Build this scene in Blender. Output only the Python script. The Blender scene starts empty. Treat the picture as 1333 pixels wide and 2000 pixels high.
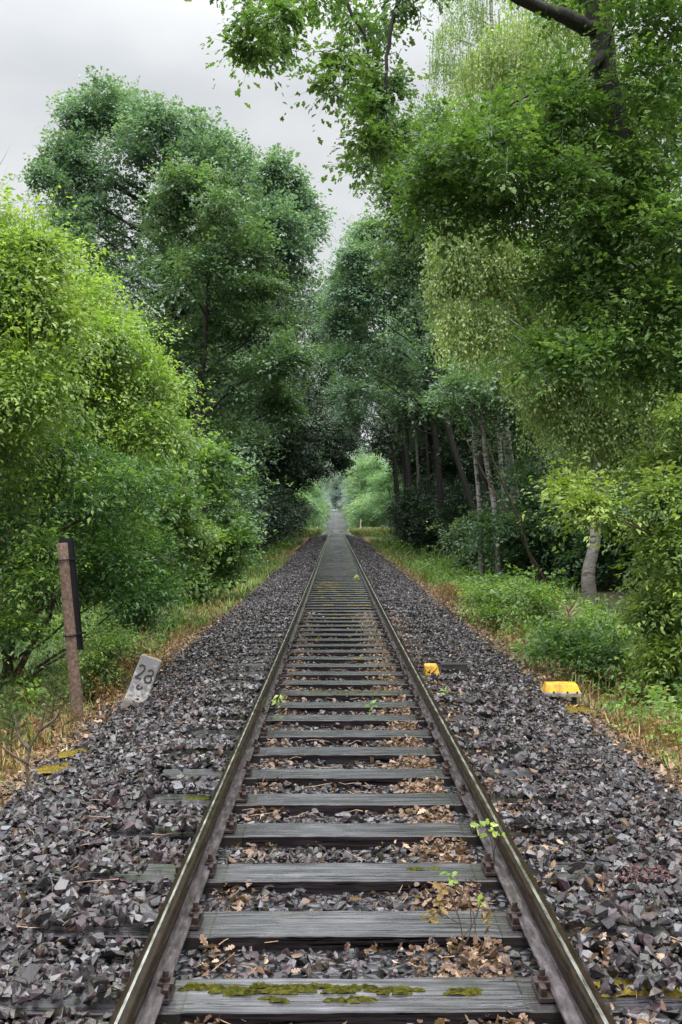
import bpy, bmesh, math, random
import numpy as np
from mathutils import Vector

R = math.radians
sc = bpy.context.scene
COL = sc.collection
rng = np.random.default_rng(7)
random.seed(7)

# ------------------------------------------------------------------ camera geometry (photo pixels -> place)
F, HX, HY = 1944.0, 656.0, 1030.0          # focal length and vanishing point in photo pixels
CAMX, CAMZ = -0.083, 1.69

def at(px, py, Y):
    """A point Y metres ahead of the camera that shows at this photo pixel."""
    return np.array([CAMX + (px - HX) * Y / F, Y, CAMZ - (py - HY) * Y / F])

# ------------------------------------------------------------------ terrain profile
_ty = np.array([-200, 8, 20, 35, 60, 90, 120, 130, 140, 160, 190, 220, 260, 300, 350, 400, 450, 475, 500, 1500.])
_tz = np.array([0, 0, .09, .24, .48, .76, 1.05, 1.12, 1.10, .90, .80, 1.3, 2.5, 3.9, 5.7, 7.5, 9.2, 10.4, 11, 11.])
_gy = np.arange(-200, 1500, 1.0)
_k = np.exp(-0.5 * (np.arange(-12, 13) / 4.5) ** 2); _k /= _k.sum()
_gz = np.convolve(np.pad(np.interp(_gy, _ty, _tz), 12, mode='edge'), _k, mode='valid')
def T(y):
    return np.interp(y, _gy, _gz)

def vnoise(x, y, s, seed=0):
    """cheap smooth value noise in -1..1"""
    x = np.asarray(x, float) / s; y = np.asarray(y, float) / s
    xi = np.floor(x); yi = np.floor(y); fx = x - xi; fy = y - yi
    fx = fx * fx * (3 - 2 * fx); fy = fy * fy * (3 - 2 * fy)
    def h(a, b):
        v = np.sin(a * 127.1 + b * 311.7 + seed * 74.7) * 43758.5453
        return (v - np.floor(v)) * 2 - 1
    return (h(xi, yi) * (1 - fx) + h(xi + 1, yi) * fx) * (1 - fy) + (h(xi, yi + 1) * (1 - fx) + h(xi + 1, yi + 1) * fx) * fy

def sstep(a, b, x):
    t = np.clip((np.asarray(x, float) - a) / (b - a), 0, 1)
    return t * t * (3 - 2 * t)

def G(x, y):
    """height of the ground and of the ballast bed"""
    x = np.asarray(x, float); y = np.asarray(y, float)
    ax = np.abs(x)
    p1 = np.interp(ax, [0, 1.35, 2.0, 2.7, 3.4, 6, 12, 400], [-.085, -.055, -.10, -.34, -.44, -.42, -.3, -.2])
    p2 = np.interp(ax, [0, 1.35, 1.9, 2.6, 3.4, 6, 12, 400], [-.085, -.055, -.10, -.12, .02, .05, .1, .2])
    b = sstep(80, 118, y)
    z = T(y) + p1 * (1 - b) + p2 * b
    z = z + vnoise(x, y, 1.7, 3) * .05 * sstep(2.6, 4, ax) + vnoise(x, y, 7, 5) * .12 * sstep(4, 8, ax)
    return z

# ------------------------------------------------------------------ mesh helpers
class MB:
    """collects vertices, faces of any size and one float attribute, builds ONE mesh"""
    def __init__(s):
        s.v = []; s.idx = []; s.tot = []; s.a = []; s.n = 0; s.sm = []; s.mi = []
    def add(s, V, Fc, att=0.0, smooth=False, mat=0):
        V = np.asarray(V, float).reshape(-1, 3)
        if isinstance(Fc, np.ndarray):
            s.idx.append((Fc + s.n).ravel()); s.tot.append(np.full(len(Fc), Fc.shape[1])); nf = len(Fc)
        else:
            s.idx.append(np.array([i for f in Fc for i in f]) + s.n); s.tot.append(np.array([len(f) for f in Fc])); nf = len(Fc)
        s.v.append(V); s.n += len(V)
        s.a.append(np.broadcast_to(np.asarray(att, float), (len(V),)).copy())
        s.sm.append(np.full(nf, smooth)); s.mi.append(np.full(nf, mat))
        return s
    def mesh(s, name, mats, sharp=None):
        V = np.concatenate(s.v); I = np.concatenate(s.idx).astype(np.int32); Tt = np.concatenate(s.tot).astype(np.int32)
        m = bpy.data.meshes.new(name)
        m.vertices.add(len(V)); m.vertices.foreach_set('co', V.astype(np.float32).ravel())
        m.loops.add(len(I)); m.loops.foreach_set('vertex_index', I)
        m.polygons.add(len(Tt)); m.polygons.foreach_set('loop_start', np.concatenate([[0], np.cumsum(Tt)[:-1]]).astype(np.int32))
        m.update(calc_edges=True)
        m.polygons.foreach_set('use_smooth', np.concatenate(s.sm))
        m.polygons.foreach_set('material_index', np.concatenate(s.mi).astype(np.int32))
        at_ = m.attributes.new('shade', 'FLOAT', 'POINT'); at_.data.foreach_set('value', np.concatenate(s.a).astype(np.float32))
        for mm in (mats if isinstance(mats, (list, tuple)) else [mats]): m.materials.append(mm)
        m.validate()
        if sharp: m.set_sharp_from_angle(angle=R(sharp))
        return m

def link(name, mesh, parent=None):
    o = bpy.data.objects.new(name, mesh); COL.objects.link(o)
    if parent is not None: o.parent = parent
    return o

def tag(o, label=None, cat=None, group=None, kind=None):
    if label: o['label'] = label
    if cat: o['category'] = cat
    if group: o['group'] = group
    if kind: o['kind'] = kind
    return o

def empty(name, loc, label, cat, group=None, rz=0.0):
    o = bpy.data.objects.new(name, None); COL.objects.link(o)
    o.location = tuple(float(c) for c in loc); o.rotation_euler = (0, 0, rz); o.empty_display_size = .2
    return tag(o, label, cat, group)

def copy_tree(o, loc, rz=0.0, s=1.0, label=None, group=None, sz=None):
    c = o.copy(); COL.objects.link(c)
    c.location = tuple(float(q) for q in loc); c.rotation_euler = (0, 0, rz)
    c.scale = (s, s, sz if sz else s)
    if label: c['label'] = label
    if group: c['group'] = group
    elif 'group' in c: del c['group']
    def rec(src, dst):
        for ch in KIDS.get(src.name, []):
            d = ch.copy(); COL.objects.link(d); d.parent = dst
            rec(ch, d)
    rec(o, c)
    return c
KIDS = {}
def child(name, mesh, parent):
    o = link(name, mesh, parent); KIDS.setdefault(parent.name, []).append(o); return o

def unit(a):
    a = np.asarray(a, float)
    return a / np.maximum(np.linalg.norm(a, axis=-1, keepdims=True), 1e-9)

def rdir(n):
    return unit(rng.normal(size=(n, 3)))

def tube(mb, pts, rad, n=7, att=0.0, smooth=True, cap=True, mat=0):
    P = np.asarray(pts, float); rad = np.broadcast_to(np.asarray(rad, float), (len(P),))
    tg = unit(np.gradient(P, axis=0))
    ref = np.array([1, 0, 0]) if abs(tg[0][0]) < .8 else np.array([0, 1, 0])
    u = unit(np.cross(tg, ref)); w = np.cross(tg, u)
    a = np.linspace(0, 2 * np.pi, n, endpoint=False)
    V = P[:, None] + rad[:, None, None] * (np.cos(a)[None, :, None] * u[:, None] + np.sin(a)[None, :, None] * w[:, None])
    k = len(P); i = np.arange(k - 1)[:, None] * n; j = np.arange(n)[None]; j2 = (j + 1) % n
    Fq = np.stack([i + j, i + j2, i + n + j2, i + n + j], -1).reshape(-1, 4)
    mb.add(V.reshape(-1, 3), Fq, att, smooth, mat)
    if cap:
        mb.add(V[-1], [tuple(range(n))], att, False, mat); mb.add(V[0], [tuple(reversed(range(n)))], att, False, mat)

def box(mb, c, s, att=0.0, rot=0.0, bev=0.0, mat=0):
    bm = bmesh.new(); bmesh.ops.create_cube(bm, size=1)
    for v in bm.verts: v.co = Vector((v.co.x * s[0], v.co.y * s[1], v.co.z * s[2]))
    if bev: bmesh.ops.bevel(bm, geom=bm.edges[:], offset=bev, segments=2, profile=.6, affect='EDGES')
    bm.verts.index_update()
    V = np.array([v.co[:] for v in bm.verts]); Fc = [tuple(v.index for v in f.verts) for f in bm.faces]; bm.free()
    if rot:
        ca, sa = math.cos(rot), math.sin(rot); V = np.stack([V[:, 0] * ca - V[:, 1] * sa, V[:, 0] * sa + V[:, 1] * ca, V[:, 2]], 1)
    mb.add(V + np.asarray(c), Fc, att, False, mat)

# ------------------------------------------------------------------ materials
def M(name):
    m = bpy.data.materials.new(name); m.use_nodes = True
    nt = m.node_tree; nt.nodes.clear()
    return m, nt, nt.nodes, nt.links
def node(N, t, **kw):
    n = N.new(t)
    for k, v in kw.items(): setattr(n, k, v)
    return n
def ramp(N, L, fac, stops):
    r = N.new('ShaderNodeValToRGB'); e = r.color_ramp.elements
    while len(e) < len(stops): e.new(.5)
    for i, (p, c) in enumerate(stops):
        e[i].position = p; e[i].color = (*c, 1) if len(c) == 3 else c
    L.new(fac, r.inputs[0]); return r.outputs[0]
def noise(N, L, vec, scale, detail=4, rough=.55):
    n = N.new('ShaderNodeTexNoise'); n.inputs['Scale'].default_value = scale; n.inputs['Detail'].default_value = detail
    n.inputs['Roughness'].default_value = rough
    if vec is not None: L.new(vec, n.inputs['Vector'])
    return n.outputs['Fac']
def mapping(N, L, vec, scale):
    n = N.new('ShaderNodeMapping'); n.inputs['Scale'].default_value = scale; L.new(vec, n.inputs[0]); return n.outputs[0]
def mixc(N, L, fac, a, b, mode='MIX'):
    n = N.new('ShaderNodeMix'); n.data_type = 'RGBA'; n.blend_type = mode
    for s, v in ((n.inputs['Factor'], fac), (n.inputs['A'], a), (n.inputs['B'], b)):
        if hasattr(v, 'node'): L.new(v, s)
        elif isinstance(v, (int, float)): s.default_value = v
        else: s.default_value = (*v, 1)
    return n.outputs['Result']
def math_(N, L, op, a, b=None, clamp=False):
    n = N.new('ShaderNodeMath'); n.operation = op; n.use_clamp = clamp
    for i, v in enumerate((a, b)):
        if v is None: continue
        if hasattr(v, 'node'): L.new(v, n.inputs[i])
        else: n.inputs[i].default_value = v
    return n.outputs[0]
def principled(N, L, col, rough, spec=.5, metal=0.0, normal=None, coat=0.0):
    p = N.new('ShaderNodeBsdfPrincipled'); o = N.new('ShaderNodeOutputMaterial')
    for s, v in ((p.inputs['Base Color'], col), (p.inputs['Roughness'], rough), (p.inputs['Specular IOR Level'], spec), (p.inputs['Metallic'], metal)):
        if hasattr(v, 'node'): L.new(v, s)
        elif isinstance(v, (int, float)): s.default_value = v
        else: s.default_value = (*v, 1)
    if coat: p.inputs['Coat IOR'].default_value = 1.9; p.inputs['Coat Weight'].default_value = coat; p.inputs['Coat Roughness'].default_value = .18
    if normal is not None: L.new(normal, p.inputs['Normal'])
    L.new(p.outputs[0], o.inputs[0]); return p
def bump(N, L, h, strength=.5, dist=.01):
    b = N.new('ShaderNodeBump'); b.inputs['Strength'].default_value = strength; b.inputs['Distance'].default_value = dist
    L.new(h, b.inputs['Height']); return b.outputs[0]
def attr(N, name='shade'):
    a = N.new('ShaderNodeAttribute'); a.attribute_name = name; return a.outputs['Fac']

def leaf_mat(name, dark, mid, light, transl=.38, rough=.42, spec=.45, var=.12):
    m, nt, N, L = M(name)
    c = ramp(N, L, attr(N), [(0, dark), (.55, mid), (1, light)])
    oi = N.new('ShaderNodeObjectInfo')
    hs = N.new('ShaderNodeHueSaturation'); L.new(c, hs.inputs['Color'])
    L.new(math_(N, L, 'ADD', math_(N, L, 'MULTIPLY', oi.outputs['Random'], var * .35), .5 - var * .17), hs.inputs['Hue'])
    L.new(math_(N, L, 'ADD', math_(N, L, 'MULTIPLY', oi.outputs['Random'], -var * 1.6), 1 + var * .8), hs.inputs['Value'])
    c = hs.outputs[0]
    p = N.new('ShaderNodeBsdfPrincipled'); L.new(c, p.inputs['Base Color']); p.inputs['Roughness'].default_value = rough
    p.inputs['Specular IOR Level'].default_value = spec
    t = N.new('ShaderNodeBsdfTranslucent')
    L.new(mixc(N, L, 1.0, c, (1.25, 1.35, .55), 'MULTIPLY'), t.inputs[0])
    mx = N.new('ShaderNodeMixShader'); mx.inputs[0].default_value = transl
    L.new(p.outputs[0], mx.inputs[1]); L.new(t.outputs[0], mx.inputs[2])
    o = N.new('ShaderNodeOutputMaterial'); L.new(mx.outputs[0], o.inputs[0])
    return m

def bark_mat(name, dark, light, moss=.25):
    m, nt, N, L = M(name)
    g = N.new('ShaderNodeTexCoord').outputs['Object']
    v = mapping(N, L, g, (9, 9, 1.6))
    n1 = noise(N, L, v, 2.2, 6, .65)
    c = ramp(N, L, n1, [(.3, dark), (.7, light)])
    n2 = noise(N, L, g, 1.3, 3)
    c = mixc(N, L, ramp(N, L, n2, [(.5, (0, 0, 0)), (.75, (moss,) * 3)]), c, (.05, .075, .03))
    principled(N, L, c, .7, .35, normal=bump(N, L, n1, .9, .03))
    return m

def birch_mat():
    m, nt, N, L = M('birch_bark')
    g = N.new('ShaderNodeTexCoord').outputs['Object']
    n1 = noise(N, L, mapping(N, L, g, (2.2, 2.2, 9)), 2.0, 4, .6)
    n2 = noise(N, L, g, 1.1, 4, .7)
    f = math_(N, L, 'ADD', n1, math_(N, L, 'MULTIPLY', n2, .35))
    c = ramp(N, L, f, [(.50, (.36, .35, .32)), (.66, (.30, .29, .26)), (.80, (.035, .03, .028))])
    sp = N.new('ShaderNodeSeparateXYZ'); L.new(g, sp.inputs[0])
    low = ramp(N, L, math_(N, L, 'ADD', math_(N, L, 'MULTIPLY', sp.outputs[2], .17), math_(N, L, 'MULTIPLY', n2, .8)), [(.35, (1, 1, 1)), (.85, (0, 0, 0))])
    c = mixc(N, L, low, c, (.06, .05, .042))
    principled(N, L, c, .6, .4, normal=bump(N, L, n1, .5, .02))
    return m

def ground_mat():
    m, nt, N, L = M('forest_floor')
    g = N.new('ShaderNodeNewGeometry').outputs['Position']
    sp = N.new('ShaderNodeSeparateXYZ'); L.new(g, sp.inputs[0])
    ax = math_(N, L, 'ABSOLUTE', sp.outputs[0])
    n1 = noise(N, L, g, .9, 6, .6); n2 = noise(N, L, g, 14, 6, .7)
    litter = ramp(N, L, n2, [(.25, (.05, .03, .016)), (.55, (.20, .105, .04)), (.8, (.34, .19, .085))])
    green = ramp(N, L, n2, [(.3, (.02, .035, .010)), (.7, (.075, .115, .03))])
    w = math_(N, L, 'ADD', ax, math_(N, L, 'MULTIPLY', math_(N, L, 'SUBTRACT', n1, .5), 2.6))
    c = mixc(N, L, ramp(N, L, math_(N, L, 'MULTIPLY', w, .1), [(.31, (0, 0, 0)), (.40, (1, 1, 1))]), litter, green)
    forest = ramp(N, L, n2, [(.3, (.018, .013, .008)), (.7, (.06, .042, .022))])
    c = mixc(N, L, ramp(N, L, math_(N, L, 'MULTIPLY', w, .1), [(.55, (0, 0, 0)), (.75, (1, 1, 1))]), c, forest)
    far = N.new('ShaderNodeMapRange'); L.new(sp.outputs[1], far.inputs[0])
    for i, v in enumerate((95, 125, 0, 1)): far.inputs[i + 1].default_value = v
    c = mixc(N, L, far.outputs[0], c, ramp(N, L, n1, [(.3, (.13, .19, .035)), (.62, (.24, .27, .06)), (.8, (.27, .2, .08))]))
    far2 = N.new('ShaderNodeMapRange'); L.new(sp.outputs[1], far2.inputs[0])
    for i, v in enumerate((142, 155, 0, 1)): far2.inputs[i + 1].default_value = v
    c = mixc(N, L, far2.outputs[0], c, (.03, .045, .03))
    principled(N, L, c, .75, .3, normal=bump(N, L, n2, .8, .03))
    return m

def bed_mat():
    m, nt, N, L = M('ballast_dust')
    g = N.new('ShaderNodeNewGeometry').outputs['Position']
    v = N.new('ShaderNodeTexVoronoi'); v.inputs['Scale'].default_value = 17; L.new(g, v.inputs['Vector'])
    n2 = noise(N, L, g, 60, 4)
    sep = N.new('ShaderNodeSeparateColor'); L.new(v.outputs['Color'], sep.inputs[0])
    c = ramp(N, L, sep.outputs[0], [(0, (.008, .008, .010)), (.5, (.024, .023, .027)), (.9, (.055, .055, .064)), (1, (.05, .03, .02))])
    v2 = N.new('ShaderNodeTexVoronoi'); v2.feature = 'DISTANCE_TO_EDGE'; v2.inputs['Scale'].default_value = 17; L.new(g, v2.inputs['Vector'])
    e = ramp(N, L, v2.outputs['Distance'], [(.02, (.1, .1, .1)), (.16, (1, 1, 1))])
    c = mixc(N, L, 1.0, c, e, 'MULTIPLY')
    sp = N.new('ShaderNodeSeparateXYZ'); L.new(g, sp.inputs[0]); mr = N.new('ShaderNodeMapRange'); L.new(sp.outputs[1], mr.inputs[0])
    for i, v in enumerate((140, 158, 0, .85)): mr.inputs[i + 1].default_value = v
    c = mixc(N, L, mr.outputs[0], c, (.012, .012, .012))  # bed darkened far off: the second tunnel's shade put into the colour
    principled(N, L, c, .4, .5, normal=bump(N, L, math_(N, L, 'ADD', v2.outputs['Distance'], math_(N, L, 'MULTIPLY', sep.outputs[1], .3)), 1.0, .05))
    return m

def stone_mat():
    m, nt, N, L = M('crushed_stone')
    g = N.new('ShaderNodeNewGeometry').outputs['Position']
    n = noise(N, L, g, 55, 5, .65)
    c = ramp(N, L, attr(N), [(0, (.006, .006, .007)), (.35, (.0195, .0165, .0175)), (.58, (.036, .030, .034)), (.70, (.046, .028, .033)), (.82, (.020, .021, .015)), (.92, (.042, .026, .017)), (1, (.080, .077, .088))])
    c = mixc(N, L, 1.0, c, ramp(N, L, n, [(.3, (.55, .55, .55)), (.7, (1.25, 1.25, 1.25))]), 'MULTIPLY')
    rg = ramp(N, L, n, [(.35, (.12, .12, .12)), (.7, (.36, .36, .36))])
    pick = math_(N, L, 'FRACT', math_(N, L, 'MULTIPLY', attr(N), 53.7))
    spc = ramp(N, L, pick, [(0, (.18, .18, .18)), (.6, (.35, .35, .35)), (1, (.9, .9, .9))])
    principled(N, L, c, rg, spc, normal=bump(N, L, n, .5, .008))
    return m

def wood_mat():
    m, nt, N, L = M('wet_sleeper_wood')
    g = N.new('ShaderNodeTexCoord').outputs['Object']
    oi = N.new('ShaderNodeObjectInfo')
    off = N.new('ShaderNodeVectorMath'); off.operation = 'ADD'; L.new(g, off.inputs[0])
    cb = N.new('ShaderNodeCombineXYZ'); L.new(math_(N, L, 'MULTIPLY', oi.outputs['Random'], 37.0), cb.inputs[0]); L.new(math_(N, L, 'MULTIPLY', oi.outputs['Random'], 11.0), cb.inputs[1])
    L.new(cb.outputs[0], off.inputs[1]); g2 = off.outputs[0]
    grain = noise(N, L, mapping(N, L, g2, (1.2, 34, 34)), 2.2, 6, .62)
    crack = noise(N, L, mapping(N, L, g2, (.8, 22, 22)), 2.0, 4, .6)
    blot = noise(N, L, g2, 2.6, 5, .6)
    c = ramp(N, L, grain, [(.30, (.008, .0075, .009)), (.5, (.040, .037, .046)), (.72, (.108, .10, .125))])
    ck = ramp(N, L, crack, [(.385, (.03, .03, .03)), (.425, (1, 1, 1))])
    c = mixc(N, L, 1.0, c, ck, 'MULTIPLY')
    c = mixc(N, L, ramp(N, L, blot, [(.55, (0, 0, 0)), (.72, (.3, .3, .3))]), c, (.045, .042, .03))
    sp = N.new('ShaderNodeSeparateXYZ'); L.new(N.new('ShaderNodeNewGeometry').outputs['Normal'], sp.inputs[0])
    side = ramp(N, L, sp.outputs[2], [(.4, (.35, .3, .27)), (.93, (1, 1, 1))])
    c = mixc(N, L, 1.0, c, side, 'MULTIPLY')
    rg = ramp(N, L, math_(N, L, 'ADD', math_(N, L, 'MULTIPLY', grain, .4), math_(N, L, 'MULTIPLY', blot, .6)), [(.35, (.14, .14, .14)), (.65, (.38, .38, .38))])
    sx = N.new('ShaderNodeSeparateXYZ'); L.new(g, sx.inputs[0]); axx = math_(N, L, 'ABSOLUTE', sx.outputs[0])
    groove = math_(N, L, 'COMPARE', axx, .607); groove.node.inputs[2].default_value = .0035
    seat = math_(N, L, 'MULTIPLY', math_(N, L, 'GREATER_THAN', axx, .607), math_(N, L, 'LESS_THAN', axx, .93))
    c = mixc(N, L, math_(N, L, 'MULTIPLY', seat, .55), c, (.03, .026, .024))
    c = mixc(N, L, math_(N, L, 'MULTIPLY', groove, .85), c, (.006, .006, .006))
    h = math_(N, L, 'ADD', math_(N, L, 'MULTIPLY', grain, .6), math_(N, L, 'MULTIPLY', ck, .7))
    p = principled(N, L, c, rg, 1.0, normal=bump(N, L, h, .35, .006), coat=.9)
    upw = ramp(N, L, sp.outputs[2], [(.80, (0, 0, 0)), (.93, (1, 1, 1))])
    gl = ramp(N, L, grain, [(.36, (.25, .25, .25)), (.50, (1, 1, 1))])
    L.new(math_(N, L, 'MULTIPLY', math_(N, L, 'MULTIPLY', upw, ck), gl), p.inputs['Coat Weight']); L.new(math_(N, L, 'ADD', math_(N, L, 'MULTIPLY', upw, .8), .2), p.inputs['Specular IOR Level'])
    return m

def steel_mat(name, c1, c2, r1, r2, spec=.6, metal=.35):
    m, nt, N, L = M(name)
    g = N.new('ShaderNodeTexCoord').outputs['Object']
    n = noise(N, L, mapping(N, L, g, (6, 1.1, 6)), 7, 6, .6); n2 = noise(N, L, g, 90, 3, .6)
    c = ramp(N, L, n, [(.35, c1), (.65, c2)])
    rg = ramp(N, L, n, [(.35, (r1,) * 3), (.7, (r2,) * 3)])
    principled(N, L, c, rg, spec, metal, normal=bump(N, L, n2, .12, .002))
    return m

def simple_mat(name, c1, c2, scale=12, rough=.5, spec=.5, bmp=.3, dist=.005, p=(.35, .65), stretch=(1, 1, 1)):
    m, nt, N, L = M(name)
    g = N.new('ShaderNodeTexCoord').outputs['Object']
    n = noise(N, L, mapping(N, L, g, stretch), scale, 6, .65)
    principled(N, L, ramp(N, L, n, [(p[0], c1), (p[1], c2)]), rough, spec, normal=bump(N, L, n, bmp, dist))
    return m

MAT = {}
MAT['bark'] = bark_mat('oak_bark', (.014, .012, .010), (.055, .046, .037))
MAT['bark_wet'] = bark_mat('dark_wet_bark', (.010, .009, .008), (.040, .037, .033), .12)
MAT['bark_pale'] = bark_mat('pale_bark', (.045, .041, .036), (.14, .13, .115), .2)
MAT['birch'] = birch_mat()
MAT['oak'] = leaf_mat('oak_leaf', (.048, .10, .028), (.140, .225, .060), (.25, .335, .10), .42)
MAT['oak_mid'] = leaf_mat('oak_leaf_shade', (.042, .090, .044), (.105, .18, .085), (.19, .28, .13), .34)
MAT['oak_blue'] = leaf_mat('oak_leaf_cool', (.065, .125, .085), (.15, .245, .165), (.25, .35, .235), .34)
MAT['deep'] = leaf_mat('shade_tinted_leaf', (.008, .021, .010), (.019, .044, .021), (.042, .080, .036), .3)  # tunnel shade painted into the leaf colour, near-black green
MAT['far'] = leaf_mat('far_leaf', (.11, .19, .10), (.20, .31, .16), (.31, .42, .21), .36)  # distance haze put into the leaf colour as a lighter green
MAT['haze'] = leaf_mat('haze_tinted_leaf', (.15, .21, .20), (.23, .31, .28), (.32, .41, .34), .36)  # haze painted as paler, bluer leaves; no mist in the air
MAT['haze_deep'] = leaf_mat('dark_haze_tinted_leaf', (.06, .09, .10), (.10, .145, .155), (.15, .20, .205), .3)  # dark blue leaf colour mimics haze at the end of the track
MAT['ash'] = leaf_mat('ash_leaf', (.10, .15, .034), (.265, .352, .080), (.48, .525, .14), .45)
MAT['hazel'] = leaf_mat('hazel_leaf', (.036, .085, .024), (.105, .19, .048), (.27, .37, .08), .4)
MAT['birchleaf'] = leaf_mat('birch_leaf', (.10, .165, .062), (.22, .32, .125), (.38, .47, .20), .4)
MAT['weed'] = leaf_mat('weed_leaf', (.05, .105, .026), (.13, .225, .05), (.26, .36, .075), .4)
MAT['pine'] = leaf_mat('pine_needle', (.03, .055, .018), (.075, .11, .03), (.16, .19, .055), .25)
MAT['rust'] = leaf_mat('withered_leaf', (.085, .048, .018), (.20, .115, .036), (.34, .24, .09), .3)
MAT['redweed'] = leaf_mat('red_weed_leaf', (.05, .014, .017), (.12, .035, .040), (.20, .08, .07), .3)
MAT['litter'] = leaf_mat('dead_leaf', (.045, .026, .017), (.15, .088, .052), (.42, .30, .20), .2, .4, .5)
MAT['seedling'] = leaf_mat('seedling_leaf', (.12, .22, .04), (.24, .36, .08), (.42, .5, .18), .45)
m, nt, N, L = M('grass_blade')
principled(N, L, ramp(N, L, attr(N), [(0, (.045, .085, .016)), (.35, (.13, .22, .035)), (.5, (.17, .20, .05)), (.62, (.17, .115, .04)), (.85, (.27, .175, .07)), (1, (.40, .30, .15))]), .5, .35)
MAT['grass'] = m
MAT['ground'] = ground_mat(); MAT['bed'] = bed_mat(); MAT['stone'] = stone_mat(); MAT['wood'] = wood_mat(); 
MAT['rail'] = steel_mat('rail_head_steel', (.008, .0055, .004), (.018, .012, .008), .18, .32, .13, .0)
MAT['rail_web'] = steel_mat('rail_web_rust', (.009, .0065, .0055), (.022, .015, .012), .25, .5, .2, .0)
MAT['rail_foot'] = steel_mat('rail_foot_wet', (.05, .040, .042), (.15, .125, .135), .14, .34, .6, .4)
MAT['rail_shine'] = steel_mat('rail_running_band', (.42, .40, .39), (.72, .70, .68), .26, .38, .8, 1.0)
MAT['iron'] = steel_mat('rusty_iron', (.012, .0075, .007), (.040, .023, .019), .35, .6, .5, .1)
MAT['moss'] = simple_mat('green_moss', (.018, .022, .004), (.085, .080, .010), 55, .9, .1, 1.0, .012)
MAT['moss_gold'] = simple_mat('golden_moss', (.06, .046, .007), (.20, .145, .025), 60, .9, .1, 1.0, .012)
MAT['post'] = simple_mat('brown_concrete', (.055, .034, .024), (.17, .115, .085), 30, .75, .3, .6, .004)
MAT['black'] = simple_mat('black_plastic', (.003, .003, .004), (.007, .007, .008), 8, .45, .3, .1)
MAT['yellow'] = simple_mat('yellow_paint', (.22, .12, .02), (.62, .325, .012), 7, .5, .4, .4, p=(.36, .56))
MAT['greyplastic'] = simple_mat('pale_grey_case', (.13, .125, .11), (.36, .35, .32), 14, .5, .4, .2)
MAT['darkwood'] = simple_mat('dark_wet_wood', (.012, .011, .011), (.035, .032, .031), 9, .3, .7, .4)
MAT['paint'] = simple_mat('black_paint', (.012, .012, .013), (.05, .05, .05), 60, .6, .4, .2, p=(.45, .8))
MAT['palewood'] = simple_mat('pale_weathered_wood', (.30, .26, .22), (.52, .46, .40), 8, .7, .3, .4)
MAT['twig'] = simple_mat('twig_bark', (.035, .026, .020), (.10, .075, .055), 25, .7, .3, .3)
MAT['deadwood'] = simple_mat('dead_pale_wood', (.16, .10, .065), (.34, .24, .16), 18, .8, .3, .4)
MAT['crossing'] = simple_mat('pale_wet_strip', (.10, .10, .10), (.17, .165, .165), 3, .4, .5, .3)
# milestone: limewashed concrete, flaked and stained
m, nt, N, L = M('limewashed_stone')
g = N.new('ShaderNodeTexCoord').outputs['Object']
n1 = noise(N, L, g, 13, 7, .72); n2 = noise(N, L, g, 45, 5, .7)
sp = N.new('ShaderNodeSeparateXYZ'); L.new(g, sp.inputs[0])
hgt = math_(N, L, 'MULTIPLY', sp.outputs[2], 1.0)
white = ramp(N, L, n2, [(.3, (.20, .19, .18)), (.6, (.50, .49, .46))])
dirt = ramp(N, L, math_(N, L, 'ADD', n1, math_(N, L, 'MULTIPLY', hgt, .42)), [(.46, (0, 0, 0)), (.66, (.85, .85, .85))])
c = mixc(N, L, dirt, white, (.085, .08, .085))
c = mixc(N, L, ramp(N, L, math_(N, L, 'ADD', hgt, math_(N, L, 'MULTIPLY', n1, .12)), [(.13, (1, 1, 1)), (.19, (0, 0, 0))]), c, (.12, .10, .085))
principled(N, L, c, .75, .3, normal=bump(N, L, n2, .6, .006))
MAT['milestone'] = m

# ------------------------------------------------------------------ leaf templates  (length 1 along x, normal z)
def tmpl(kind):
    if kind == 'quad':
        return np.array([[0, 0, 0], [.5, -.30, .06], [1, 0, -.06], [.5, .30, .06]]), [(0, 1, 2, 3)]
    if kind == 'point':
        return np.array([[0, 0, 0], [.42, -.24, .09], [1, 0, -.12], [.42, .24, .09], [.5, 0, .0]]), [(0, 1, 2, 4), (0, 4, 2, 3)]
    if kind == 'slim':
        return np.array([[0, 0, 0], [.38, -.15, .06], [1, 0, -.14], [.38, .15, .06], [.5, 0, 0]]), [(0, 1, 2, 4), (0, 4, 2, 3)]
    if kind == 'round':
        return np.array([[0, 0, 0], [.28, -.34, .06], [.75, -.28, .04], [1, 0, -.08], [.75, .28, .04], [.28, .34, .06]]), [(0, 1, 2, 3), (0, 3, 4, 5)]
    if kind == 'oak':
        s = [(.18, .08), (.30, .22), (.40, .12), (.55, .34), (.66, .17), (.80, .27), (.92, .12)]
        V = [(0, 0, 0)] + [(x, -y, y * .28) for x, y in s] + [(1, 0, -.05)] + [(x, y, y * .28) for x, y in reversed(s)]
        return np.array(V), [tuple(range(0, 9)), (0,) + tuple(range(8, 16))]
    if kind == 'oaklet':
        s = [(.30, .22), (.42, .12), (.62, .33), (.74, .17)]
        V = [(0, 0, 0)] + [(x, -y, y * .3) for x, y in s] + [(1, 0, -.06)] + [(x, y, y * .3) for x, y in reversed(s)]
        return np.array(V), [tuple(range(0, 6)), (0,) + tuple(range(5, 10))]
    if kind == 'stem':
        return np.array([[0, -.009, 0], [0, .009, 0], [1, 0, 0]]), [(0, 1, 2)]
    if kind == 'needle':
        return np.array([[0, -.03, 0], [0, .03, 0], [1, 0, 0]]), [(0, 1, 2)]
TM = {k: tmpl(k) for k in ('quad', 'point', 'slim', 'round', 'oak', 'oaklet', 'needle', 'stem')}

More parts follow.
